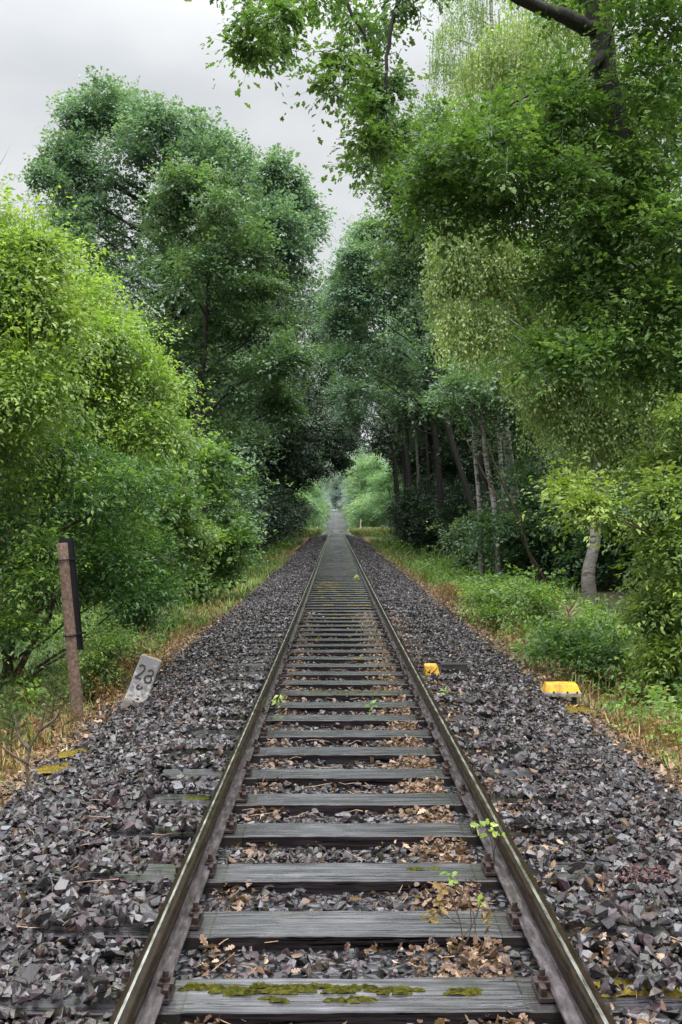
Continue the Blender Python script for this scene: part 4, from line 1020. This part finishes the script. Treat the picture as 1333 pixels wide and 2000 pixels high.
# the sunlit gap beyond the crest and the second green tunnel
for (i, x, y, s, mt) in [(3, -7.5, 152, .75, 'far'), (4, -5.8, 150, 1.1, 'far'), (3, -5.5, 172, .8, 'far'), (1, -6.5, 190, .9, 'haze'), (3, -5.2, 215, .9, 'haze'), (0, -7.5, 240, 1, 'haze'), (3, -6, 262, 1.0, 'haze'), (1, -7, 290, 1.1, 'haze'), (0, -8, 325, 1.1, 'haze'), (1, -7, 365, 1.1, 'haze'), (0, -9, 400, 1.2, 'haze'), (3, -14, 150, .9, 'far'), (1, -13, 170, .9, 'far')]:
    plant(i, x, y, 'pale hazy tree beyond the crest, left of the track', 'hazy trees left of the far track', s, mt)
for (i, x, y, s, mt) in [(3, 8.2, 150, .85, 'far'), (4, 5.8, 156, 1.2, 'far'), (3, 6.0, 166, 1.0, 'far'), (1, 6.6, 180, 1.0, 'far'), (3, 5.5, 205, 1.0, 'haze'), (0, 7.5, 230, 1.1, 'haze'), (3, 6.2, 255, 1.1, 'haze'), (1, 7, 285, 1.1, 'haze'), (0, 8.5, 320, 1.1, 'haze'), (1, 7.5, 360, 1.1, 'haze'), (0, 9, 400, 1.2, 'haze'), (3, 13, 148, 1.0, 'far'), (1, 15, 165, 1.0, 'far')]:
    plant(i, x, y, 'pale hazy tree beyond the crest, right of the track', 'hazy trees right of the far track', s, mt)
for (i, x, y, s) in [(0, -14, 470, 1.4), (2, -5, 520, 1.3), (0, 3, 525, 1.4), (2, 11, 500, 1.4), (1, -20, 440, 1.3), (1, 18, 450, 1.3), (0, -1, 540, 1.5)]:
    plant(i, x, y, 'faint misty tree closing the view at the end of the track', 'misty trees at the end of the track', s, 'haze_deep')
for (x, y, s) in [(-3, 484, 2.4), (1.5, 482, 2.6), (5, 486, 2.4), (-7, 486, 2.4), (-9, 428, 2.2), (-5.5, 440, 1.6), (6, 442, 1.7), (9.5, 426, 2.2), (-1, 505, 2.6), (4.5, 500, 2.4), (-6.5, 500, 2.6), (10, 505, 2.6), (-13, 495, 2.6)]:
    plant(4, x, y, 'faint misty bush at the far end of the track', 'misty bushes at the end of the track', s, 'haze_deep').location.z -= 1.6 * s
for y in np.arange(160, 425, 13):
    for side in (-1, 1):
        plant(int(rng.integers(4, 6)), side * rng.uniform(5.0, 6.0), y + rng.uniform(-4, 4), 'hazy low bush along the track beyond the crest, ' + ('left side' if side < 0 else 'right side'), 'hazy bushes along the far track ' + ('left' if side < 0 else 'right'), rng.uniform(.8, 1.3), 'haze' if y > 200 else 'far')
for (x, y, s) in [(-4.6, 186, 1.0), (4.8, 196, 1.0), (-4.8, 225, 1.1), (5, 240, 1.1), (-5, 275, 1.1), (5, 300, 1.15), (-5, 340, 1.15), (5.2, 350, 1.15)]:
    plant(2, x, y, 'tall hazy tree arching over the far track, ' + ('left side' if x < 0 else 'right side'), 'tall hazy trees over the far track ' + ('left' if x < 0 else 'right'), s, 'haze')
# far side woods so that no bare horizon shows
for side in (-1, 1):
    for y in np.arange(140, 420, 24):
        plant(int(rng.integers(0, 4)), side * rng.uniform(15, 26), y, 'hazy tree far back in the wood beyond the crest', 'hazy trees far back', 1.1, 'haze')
for i, p in enumerate(PROTO):
    if i not in used:
        for ch in list(p.children): bpy.data.objects.remove(ch)
        bpy.data.objects.remove(p)
print('forest done')

# --- bare leaning trunks and slim birches that show between the foliage on the right
def pole_tree(label, base, pts, r0, r1, bark, name, puff, mat, group=None, size=.15, ns=70):
    C, R3 = px_puffs(puff, pts[0][2], 1.0)
    trunk = [base] + [at(*p) for p in pts]
    fn = lambda cb, c, r: sprays(cb, c, r, ns, 9, size, 'quad', up=.6, length=.45)
    return make_tree(label, base, trunk, (r0, r1), C, R3, fn, MAT[mat], MAT[bark], name=name, group=group)
for n_, (bxp, x1, y1, x2, y2, Y, r, br, lab) in enumerate([
    (788, 772, 900, 748, 800, 72, .14, 'bark', 'leaning slim trunk closest to the rails in the cluster of bare trunks'),
    (800, 790, 880, 778, 770, 70, .12, 'bark_wet', 'second leaning dark trunk in the cluster of bare trunks'),
    (812, 800, 900, 792, 780, 66, .11, 'bark', 'middle greyish trunk in the cluster of bare trunks'),
    (828, 815, 880, 808, 760, 64, .13, 'bark_pale', 'paler upright trunk in the cluster of bare trunks'),
    (842, 836, 900, 830, 780, 60, .10, 'bark_wet', 'slim dark trunk farthest from the rails in the cluster of bare trunks')]):
    b_ = at(bxp, 1060, Y); b_ = onground(b_[0], Y)
    pole_tree(lab, b_, [(x1 + (bxp - x1) * .3, 960, Y), (x1, y1, Y), (x2, y2, Y)], r, r * .55, br, 'leaning_tree', [(x2, y2, 30), (x2 - 15, y2 - 40, 30), (x2 + 25, y2 - 30, 30)], 'oak_mid')
for n_, (b_px, x1, x2, Y, r, lab) in enumerate([(942, 935, 928, 33, .095, 'slim pale birch trunk, left one of three in the dark thicket'), (978, 962, 948, 32, .115, 'slim white birch trunk leaning left, brightest of three in the thicket'), (992, 984, 978, 34, .10, 'slim birch trunk half hidden by leaves, right one of three')]):
    b_ = at(b_px, 1090, Y); b_ = onground(b_[0], Y)
    pole_tree(lab, b_, [((b_px + x1) / 2, 1020, Y), (x1, 960, Y), (x2, 880, Y), (x2 - 4, 780, Y)], r, r * .5, 'birch', 'birch_tree', [(x2 - 4, 780, 36), (x2 + 20, 740, 36), (x2 - 25, 730, 36)], 'oak_mid')
# dark trunk at the mouth of the tunnel, left
pole_tree('thick dark trunk at the left mouth of the green tunnel', onground(-5.9, 112), [(566, 980, 112), (562, 900, 112), (560, 820, 112)], .42, .25, 'bark_wet', 'broadleaf_tree', [(560, 830, 24), (585, 850, 22), (600, 880, 18), (620, 870, 18), (640, 890, 14), (575, 900, 18), (540, 880, 26)], 'oak_mid', size=.18)

# ------------------------------------------------------------------ POST with its black board seen from behind
pb = onground(at(157, 1405, 10.05)[0], 10.05); pt = at(123, 1060, 10.0)
ax_ = unit(pt - pb); side_ = unit(np.array([.93, .36, 0]) - ax_ * np.dot(np.array([.93, .36, 0]), ax_)); nrm = np.cross(ax_, side_)
Hh = np.linalg.norm(pt - pb)
root = empty('marker_post', pb, 'leaning round brown post with a black board strapped behind it', 'post')
mb = MB()
tube(mb, [ax_ * t for t in np.linspace(-.1, Hh - .012, 9)] + [ax_ * (Hh - .003)], [.062] * 3 + [.056] * 3 + [.052] * 3 + [.046], 18)
child('pole', mb.mesh('pole', MAT['post'], 50), root)
mb = MB()
def slab(mb, c, ux, uy, uz, s):
    V = []; 
    for a in (-1, 1):
        for b_ in (-1, 1):
            for d in (-1, 1): V.append(c + ux * a * s[0] / 2 + uy * b_ * s[1] / 2 + uz * d * s[2] / 2)
    mb.add(np.array(V), [(0, 1, 3, 2), (4, 6, 7, 5), (0, 4, 5, 1), (2, 3, 7, 6), (0, 2, 6, 4), (1, 5, 7, 3)])
cbd = ax_ * (Hh - .55) + side_ * .048 - nrm * -.075
slab(mb, cbd + ax_ * .02, side_, nrm, ax_, (.135, .012, 1.14))
for q in (-1, 1): slab(mb, cbd + side_ * q * .07 - nrm * .012 + ax_ * .02, side_, nrm, ax_, (.008, .035, 1.14))
child('board', mb.mesh('board', MAT['black']), root)
for hh in (.17, .93):
    mb = MB(); c = ax_ * (Hh - hh)
    a = np.linspace(0, 2 * np.pi, 25)
    P = np.array([c + side_ * (math.cos(t) * .066) + nrm * (math.sin(t) * .066) for t in a])
    tube(mb, P, .0075, 6, cap=False)
    slab(mb, c + side_ * .075 + nrm * .05, side_, nrm, ax_, (.17, .012, .022))
    child('strap', mb.mesh('strap', MAT['black']), root)

# ------------------------------------------------------------------ MILESTONE
mpos = np.array([at(258, 1388, 9.95)[0], 9.95, 0]); mpos[2] = float(G(mpos[0], 9.95)) - .02
root = empty('milestone', mpos, 'leaning white milestone with black number 28, mossy on top', 'milestone')
root.rotation_euler = (R(-7), R(21), R(7))
bm = bmesh.new(); bmesh.ops.create_cube(bm, size=1)
for v in bm.verts: v.co = Vector((v.co.x * .215, v.co.y * .13, v.co.z * .74 + .21))
bmesh.ops.subdivide_edges(bm, edges=[e for e in bm.edges if abs(e.verts[0].co.z - e.verts[1].co.z) > .3], cuts=8, use_grid_fill=True)
bmesh.ops.bevel(bm, geom=[e for e in bm.edges if len(e.link_faces) == 2 and e.calc_face_angle() > .6], offset=.018, segments=3, profile=.5, affect='EDGES')
for v in bm.verts:
    if v.co.z > .54: v.co.z -= abs(v.co.x) ** 2 * 1.6
    v.co.x += float(vnoise(v.co.z * 10, v.co.y * 10, 1, 2)) * .004; v.co.y += float(vnoise(v.co.x * 12, v.co.z * 9, 1, 6)) * .003
me = bpy.data.meshes.new('stone'); bm.to_mesh(me); bm.free(); me.materials.append(MAT['milestone'])
child('stone', me, root)
child('moss', moss_mesh([(0, 0, .095, .05, .022), (-.03, .0, .05, .05, .03)], MAT['moss_gold']), root)
KIDS[root.name][-1].location = (0, 0, .565)
def arc(cx, cz, rx, rz, a0, a1, n=14): return [(cx + rx * math.cos(t), cz + rz * math.sin(t)) for t in np.linspace(R(a0), R(a1), n)]
def strokes(lst, w, yf):
    """flat painted brush strokes on the front face, slightly proud of it"""
    mb = MB()
    for st in lst:
        P = np.array(st); tg = unit(np.gradient(P, axis=0)); nn = np.stack([-tg[:, 1], tg[:, 0]], 1)
        ww = w * (.85 + .2 * rng.random(len(P)))
        Lf, Rt = P + nn * ww[:, None] / 2, P - nn * ww[:, None] / 2
        n = len(P); V = np.zeros((n * 2, 3)); V[0::2, 0] = Lf[:, 0]; V[0::2, 2] = Lf[:, 1]; V[1::2, 0] = Rt[:, 0]; V[1::2, 2] = Rt[:, 1]; V[:, 1] = yf
        i = np.arange(n - 1) * 2
        mb.add(V, np.stack([i, i + 1, i + 3, i + 2], 1))
    return mb
two = arc(-.050, .425, .027, .030, 160, -20) + [(-.035, .39), (-.055, .36), (-.078, .335)]
nums = [two, [(-.080, .334), (-.055, .333), (-.022, .334)],
        arc(.042, .412, .026, .026, 165, -75, 14), [(.046, .386), (.030, .382)], arc(.040, .352, .031, .033, 100, 455, 22)]
small = [arc(-.012, .248, .022, .020, 130, 330, 10), [(.007, .238), (.02, .262)], [(-.032, .262), (-.012, .267)], [(.012, .168), (.02, .163)]]
nums = [[(x * 1.05, .375 + (z - .375) * 1.1) for x, z in st] for st in nums]
m1 = strokes(nums, .017, -.0695); child('number', m1.mesh('number', MAT['paint']), root)
m2 = strokes(small, .016, -.0695); child('worn_mark', m2.mesh('worn_mark', MAT['paint']), root)

# ------------------------------------------------------------------ YELLOW COVERS
def frustum(mb, c, a, b_, h, mat=0, bev=.01, skew=0.0):
    bm = bmesh.new(); bmesh.ops.create_cube(bm, size=1)
    for v in bm.verts:
        s = a if v.co.z < 0 else b_
        v.co = Vector((v.co.x * s[0] + (skew if v.co.z > 0 else 0), v.co.y * s[1], (v.co.z + .5) * h))
    bmesh.ops.bevel(bm, geom=bm.edges[:], offset=bev, segments=3, profile=.6, affect='EDGES'); bm.verts.index_update()
    V = np.array([v.co[:] for v in bm.verts]) + np.asarray(c); Fc = [tuple(v.index for v in f.verts) for f in bm.faces]; bm.free()
    mb.add(V, Fc, 0, True, mat)
bp = at(1095, 1347, 10.55); gx = bp[0]; gz = float(G(gx, 10.55)) + .10
root = empty('trackside_box', (gx, 10.55, gz), 'yellow magnet box with grey underside on the right verge', 'trackside box', None, R(-4))
mb = MB(); frustum(mb, (0, 0, .035), (.385, .24), (.315, .18), .088); child('cover', mb.mesh('cover', MAT['yellow'], 40), root)
mb = MB(); frustum(mb, (0, 0, -.008), (.375, .26), (.392, .27), .045, bev=.005); child('base', mb.mesh('base', MAT['greyplastic'], 40), root)
mb = MB()
for q in (-.11, .13): box(mb, (q, -.05, -.06), (.05, .05, .10), bev=.006)
child('bracket', mb.mesh('bracket', MAT['iron']), root)
for q in (-.09, .05, .15):
    mb = MB(); tube(mb, [np.array([q, -.128, .045]), np.array([q, -.142, .045])], .010, 8, smooth=False); child('bolt', mb.mesh('bolt', MAT['iron']), root)
yp = 11.35; cx0 = at(846, 1318, yp)[0]
root = empty('cable_cover', (cx0, yp, float(T(yp)) - .02), 'small bright yellow cover at the outer side of the right rail', 'cable cover')
mb = MB(); frustum(mb, (-.015, 0, 0), (.175, .20), (.145, .15), .125, bev=.02, skew=-.015); child('cover', mb.mesh('cover', MAT['yellow'], 40), root)
mb = MB(); tube(mb, [np.array([-.03, -.105, .03]), np.array([.0, -.112, .055]), np.array([.04, -.11, .10])], .006, 6); child('bracket', mb.mesh('bracket', MAT['iron']), root)
root = empty('cable_trough', (cx0 + .24, yp + .03, float(T(yp)) + .005), 'black wet cable trough running out from the small yellow cover', 'cable trough')
mb = MB(); box(mb, (.0, 0, .045), (.29, .15, .10), bev=.008); child('body', mb.mesh('body', MAT['darkwood']), root)
mb = MB(); box(mb, (0, 0, .100), (.30, .165, .014), bev=.004); child('lid', mb.mesh('lid', MAT['darkwood']), root)

# ------------------------------------------------------------------ SMALL PLANTS
def plantlet(name, label, x, y, z, stems, leafpts, mat, size, kind, r=.004, nleaf=9, spread=.05, cat='seedling', stem_mat='twig'):
    root = empty(name, (x, y, z), label, cat)
    mb = MB(); base = np.zeros(3)
    for s in stems: tube(mb, smooth_poly(np.array(s), 4), np.linspace(r, r * .4, (len(s) - 1) * 4 + 1 if len(s) > 2 else len(s)), 5)
    child('stem', mb.mesh('stem', MAT[stem_mat]), root)
    if leafpts is not None:
        lb = MB(); P = np.repeat(np.array(leafpts, float), nleaf, 0); n = len(P)
        d = unit(rdir(n) + np.array([0, 0, .1])); leaves(lb, P + rdir(n) * spread * rng.random((n, 1)), d, unit(rdir(n) * .6 + np.array([0, -.5, .8])), size * (.7 + .6 * rng.random(n)), kind, np.clip(.5 + .25 * rng.normal(size=n), 0, 1), curl=rng.normal(size=n) * .2)
        child('leaves', lb.mesh('leaves', MAT[mat]), root)
    return root
def pq(px, py, Y): p = at(px, py, Y); return p
p = pq(968, 1725, 4.95); z0 = float(G(p[0], 4.95))
plantlet('oak_seedling', 'tiny oak seedling with pale green leaves inside the right rail', p[0] - .02, 4.95, z0, [[(0, 0, 0), (.01, 0, .12), (-.02, -.01, .27)], [(.005, 0, .10), (-.07, 0, .17)], [(.008, 0, .14), (.03, -.02, .25)]], [(-.02, -.01, .28), (.0, -.02, .25), (-.05, 0, .27), (.05, -.03, .22)], 'seedling', .042, 'oak', .004, 4, .03)
p = pq(905, 1830, 4.1); z0 = float(G(p[0], 4.1))
plantlet('oak_seedling', 'withered oak seedling with orange leaves before the second sleeper', p[0], 4.1, z0, [[(0, 0, 0), (-.01, 0, .12), (-.05, 0, .24), (-.10, 0, .30)], [(-.005, 0, .08), (.05, 0, .16), (.07, 0, .24)], [(-.02, 0, .14), (-.09, 0, .18), (-.14, -.01, .20)], [(0, 0, .05), (.03, 0, .12), (.02, 0, .28)], [(-.03, 0, .18), (.0, 0, .28), (.01, 0, .33)]], [(-.12, 0, .19), (-.15, -.01, .17), (-.10, 0, .22), (-.09, 0, .27), (.085, 0, .15)], 'rust', .042, 'oak', .0035, 6, .03)
plantlet('oak_seedling', 'pale green leaf tuft on the withered seedling twigs near the right rail', p[0] + .05, 4.17, z0, [[(0, 0, 0), (.0, 0, .15), (-.1, 0, .31)], [(0, 0, .12), (.04, 0, .22)]], [(-.1, 0, .31), (-.09, 0, .29), (.03, 0, .2)], 'seedling', .036, 'oak', .003, 3, .02)
for (px, py, Y, lab) in [(545, 1385, 9.3, 'small green seedling against the inner side of the left rail'), (722, 1395, 9.0, 'tiny bright green shoot between two sleepers, mid track'), (868, 1372, 9.6, 'small green shoot in the stones just right of the right rail'), (697, 1142, 29, 'green sprout growing far up between the rails')]:
    p = pq(px, py, Y); z0 = float(G(p[0], Y)) + .03
    plantlet('green_seedling', lab, p[0], Y, z0, [[(0, 0, 0), (.01, 0, .08), (.0, 0, .14)]], [(0, 0, .14), (.03, 0, .12), (-.03, 0, .1), (.02, 0, .07)], 'seedling', .055 if Y < 20 else .12, 'point', .003, 3, .02)
p = pq(1225, 1715, 4.75); z0 = float(G(p[0], 4.75)) + .05
plantlet('red_weed', 'reddish creeping weed on the stones right of the track', p[0], 4.75, z0, [[(-.1, -.04, 0), (0, 0, .03), (.12, .03, .04)], [(0, 0, .02), (.05, .1, .05)]], [(x_, y_, .04) for x_ in np.linspace(-.13, .17, 7) for y_ in (-.04, .06)], 'redweed', .022, 'point', .003, 9, .04, cat='weed')
p = pq(300, 1420, 8.4); z0 = float(G(p[0], 8.4)) + .05
# bare twiggy shrub and little pines at the lower left
p = pq(72, 1530, 6.9); z0 = float(G(p[0], 6.9))
plantlet('bare_shrub', 'bare crooked dark twig shrub at the stone edge, lower left', p[0], 6.9, z0, [[(0, 0, 0), (-.06, .02, .12), (-.05, .05, .30), (.02, .06, .44), (.05, .07, .60)], [(-.05, .05, .28), (-.14, .08, .38), (-.17, .1, .52)], [(.01, .06, .42), (.12, .06, .50), (.15, .06, .56)], [(-.055, .03, .2), (-.16, .02, .26), (-.24, .0, .33)]], None, None, .05, 'point', .014, cat='shrub')
def pine(label, px, py, Y, h, n=14):
    p = pq(px, py, Y); z0 = float(G(p[0], Y))
    root = empty('pine_sapling', (p[0], Y, z0), label, 'sapling')
    mb = MB(); tk = wob((0, 0, -.03), (rng.normal() * .04, 0, h), 7, .012); tube(mb, tk, np.linspace(.012, .004, 7), 6)
    lb = MB()
    for i in range(n):
        t = .25 + .72 * i / n; q = tk[int(t * 6)] * (1 - (t * 6) % 1) + tk[min(6, int(t * 6) + 1)] * ((t * 6) % 1)
        a = i * 2.4; ln = h * .42 * (1.15 - t)
        e = q + np.array([math.cos(a) * ln, math.sin(a) * ln, ln * .55])
        tube(mb, [q, (q + e) / 2 + np.array([0, 0, -.01]), e], np.linspace(.005, .002, 3), 4)
        m_ = 120; tt = rng.random(m_) ** .6; P = q + (e - q) * tt[:, None]
        leaves(lb, P, unit(unit(e - q) * .7 + rdir(m_)), rdir(m_), .055, 'needle', np.clip(.45 + .2 * rng.normal(size=m_), 0, 1))
    m_ = 120; leaves(lb, np.repeat(tk[-1][None], m_, 0) - np.array([0, 0, 1.]) * rng.random((m_, 1)) * .1, unit(rdir(m_) + np.array([0, 0, 1])), rdir(m_), .055, 'needle', .6)
    child('trunk', mb.mesh('trunk', MAT['twig']), root); child('needles', lb.mesh('needles', MAT['pine']), root)
pine('little pine sapling left of the leaning post', 105, 1400, 9.3, .62, 22)
pine('smallest pine sapling near the lower left edge', 30, 1430, 8.6, .5, 18)
pine('little pine sapling with yellowish tips at the left edge', 12, 1370, 9.6, .55, 18)
pine('young green conifer just left of the milestone', 215, 1300, 11.6, .55, 20)
p = pq(1112, 1222, 17.5); z0 = float(G(p[0], 17.5))
plantlet('dead_sapling', 'small dead pale brown sapling before the birch trunk', p[0], 17.5, z0, [[(0, 0, -.05), (.0, 0, .3), (-.01, 0, .75)]] + [[(0, 0, .25 + .03 * i), (math.cos(i * 2.4) * .14, math.sin(i * 2.4) * .14, .36 + .035 * i), (math.cos(i * 2.4) * .26, math.sin(i * 2.4) * .26, .42 + .035 * i)] for i in range(11)], None, None, .05, 'point', .018, cat='sapling', stem_mat='deadwood')
p = pq(1233, 1318, 12); z0 = float(G(p[0], 12))
plantlet('stump', 'thin pale broken stub in the weeds right of the yellow box', p[0], 12, z0, [[(0, 0, -.05), (.0, 0, .1), (.005, 0, .22)]], None, None, .05, 'point', .022, cat='stump', stem_mat='deadwood')
p = pq(198, 1400, 10.2); z0 = float(G(p[0], 10.2))
plantlet('dead_stalk', 'thin bare stalk between the post and the milestone', p[0], 10.2, z0, [[(0, 0, -.02), (.03, 0, .2), (.07, 0, .42)]], None, None, .05, 'point', .006, cat='stalk')
# gold moss cushions on the verge
for (px, py, Y, lx, ly, lab) in [(150, 1462, 7.9, .14, .07, 'golden moss cushion at the left stone edge, upper'), (120, 1490, 7.4, .16, .08, 'golden moss cushion at the left stone edge, lower'), (1115, 1375, 9.9, .2, .12, 'golden moss patch under the yellow trackside box')]:
    p = pq(px, py, Y); o = link('moss_cushion', moss_mesh([(0, 0, lx, ly, .03), (lx * .5, ly * .6, lx * .6, ly * .6, .03)], MAT['moss_gold'])); o.location = (p[0], Y, float(G(p[0], Y)) + .04); o.rotation_euler = (0, 0, .5)
    tag(o, lab, 'moss')
# two pale posts beyond the crest
for (px, Y, h, lab) in [(704, 146, 1.75, 'thin pale post right of the track beyond the crest'), (619, 144, .75, 'short pale post left of the track beyond the crest')]:
    p = pq(px, 1028, Y); z0 = float(G(p[0], Y)); o_ = MB()
    tube(o_, wob((0, 0, -.1), (.08, 0, h), 5, .02), np.linspace(.10, .075, 5), 9); tube(o_, [np.array([.08, 0, h]), np.array([.082, 0, h + .03])], [.074, .045], 9)
    q = link('wooden_post', o_.mesh('wooden_post', MAT['palewood'], 50)); q.location = (p[0], Y, z0); tag(q, lab, 'post')
# crossing boards at the crest; pale strip added to mimic the bright far clearing
def strip(y0, y1, x0, x1, dz, mat, name, lab):
    xs_ = np.linspace(x0, x1, 9); ys_ = np.linspace(y0, y1, 5)
    o = link(name, grid_mesh(xs_, ys_, lambda x, y: T(y) + dz + 0 * x, mat, name)); tag(o, lab, None, None, 'structure')
strip(129, 133, -.66, .66, .13, MAT['crossing'], 'path', 'pale crossing boards between the rails at the crest')
strip(430, 470, -6, 6, .19, MAT['crossing'], 'clearing_strip', 'pale strip added to mimic the bright clearing at the far end')

# ------------------------------------------------------------------ WORLD, SUN, CAMERA
w = bpy.data.worlds.new('World'); sc.world = w; w.use_nodes = True
N, L = w.node_tree.nodes, w.node_tree.links; N.clear()
SUN_EL, SUN_AZ = 60, 165          # azimuth clockwise from +Y: behind the viewpoint, a little to the left
sky = N.new('ShaderNodeTexSky'); sky.sky_type = 'NISHITA'; sky.sun_disc = False; sky.sun_elevation = R(SUN_EL); sky.sun_rotation = R(SUN_AZ)
tc = N.new('ShaderNodeTexCoord').outputs['Generated']
sp = N.new('ShaderNodeSeparateXYZ'); L.new(tc, sp.inputs[0])
# cloud deck: project the direction on a high layer so that the clouds flatten toward the horizon
den = math_(N, L, 'ADD', math_(N, L, 'MAXIMUM', sp.outputs[2], 0.0), .22)
cmb = N.new('ShaderNodeCombineXYZ'); L.new(math_(N, L, 'DIVIDE', sp.outputs[0], den), cmb.inputs[0]); L.new(math_(N, L, 'DIVIDE', sp.outputs[1], den), cmb.inputs[1])
cl = noise(N, L, cmb.outputs[0], 1.5, 5, .5)
c = ramp(N, L, cl, [(.36, (.64, .668, .695)), (.50, (.75, .768, .782)), (.62, (.87, .875, .872))])
gain = ramp(N, L, sp.outputs[2], [(0, (.104, .104, .104)), (.40, (.110, .110, .110)), (.49, (.15, .15, .15)), (.74, (.9, .9, .9)), (1, (1, 1, 1))])
sc3 = N.new('ShaderNodeVectorMath'); sc3.operation = 'SCALE'; L.new(mixc(N, L, 1.0, c, gain, 'MULTIPLY'), sc3.inputs[0]); sc3.inputs['Scale'].default_value = 10.2
bg1 = N.new('ShaderNodeBackground'); L.new(sc3.outputs[0], bg1.inputs[0]); bg1.inputs[1].default_value = 1.0
bg2 = N.new('ShaderNodeBackground'); L.new(sky.outputs[0], bg2.inputs[0]); bg2.inputs[1].default_value = .08
mx = N.new('ShaderNodeMixShader'); mx.inputs[0].default_value = .10
L.new(bg1.outputs[0], mx.inputs[1]); L.new(bg2.outputs[0], mx.inputs[2])
ow = N.new('ShaderNodeOutputWorld'); L.new(mx.outputs[0], ow.inputs[0])
sl = bpy.data.lights.new('sun', 'SUN'); sl.energy = 1.5; sl.angle = R(25); sl.color = (1, .97, .92)
so = bpy.data.objects.new('sun', sl); COL.objects.link(so)
az, el = R(SUN_AZ), R(SUN_EL)
dv = Vector((math.sin(az) * math.cos(el), math.cos(az) * math.cos(el), math.sin(el)))
so.rotation_euler = dv.to_track_quat('Z', 'Y').to_euler(); so.location = (0, 0, 60)

cam = bpy.data.cameras.new('camera'); co = bpy.data.objects.new('camera', cam); COL.objects.link(co)
cam.sensor_fit = 'VERTICAL'; cam.sensor_height = 36; cam.sensor_width = 24; cam.lens = F / 2000 * 36
cam.clip_end = 3000; cam.clip_start = .05
co.location = (CAMX, 0, CAMZ)
co.rotation_euler = (R(90) + math.atan(30 / F), 0, -math.atan(10.5 / F))
sc.camera = co
sc.view_settings.view_transform = 'Standard'; sc.view_settings.look = 'None'; sc.view_settings.exposure = 0; sc.view_settings.gamma = 1
sc.cycles.max_bounces = 6; sc.cycles.diffuse_bounces = 4; sc.cycles.glossy_bounces = 3; sc.cycles.transmission_bounces = 4; sc.cycles.transparent_max_bounces = 4
sc.cycles.sample_clamp_indirect = 4
sc.cycles.use_denoising = True
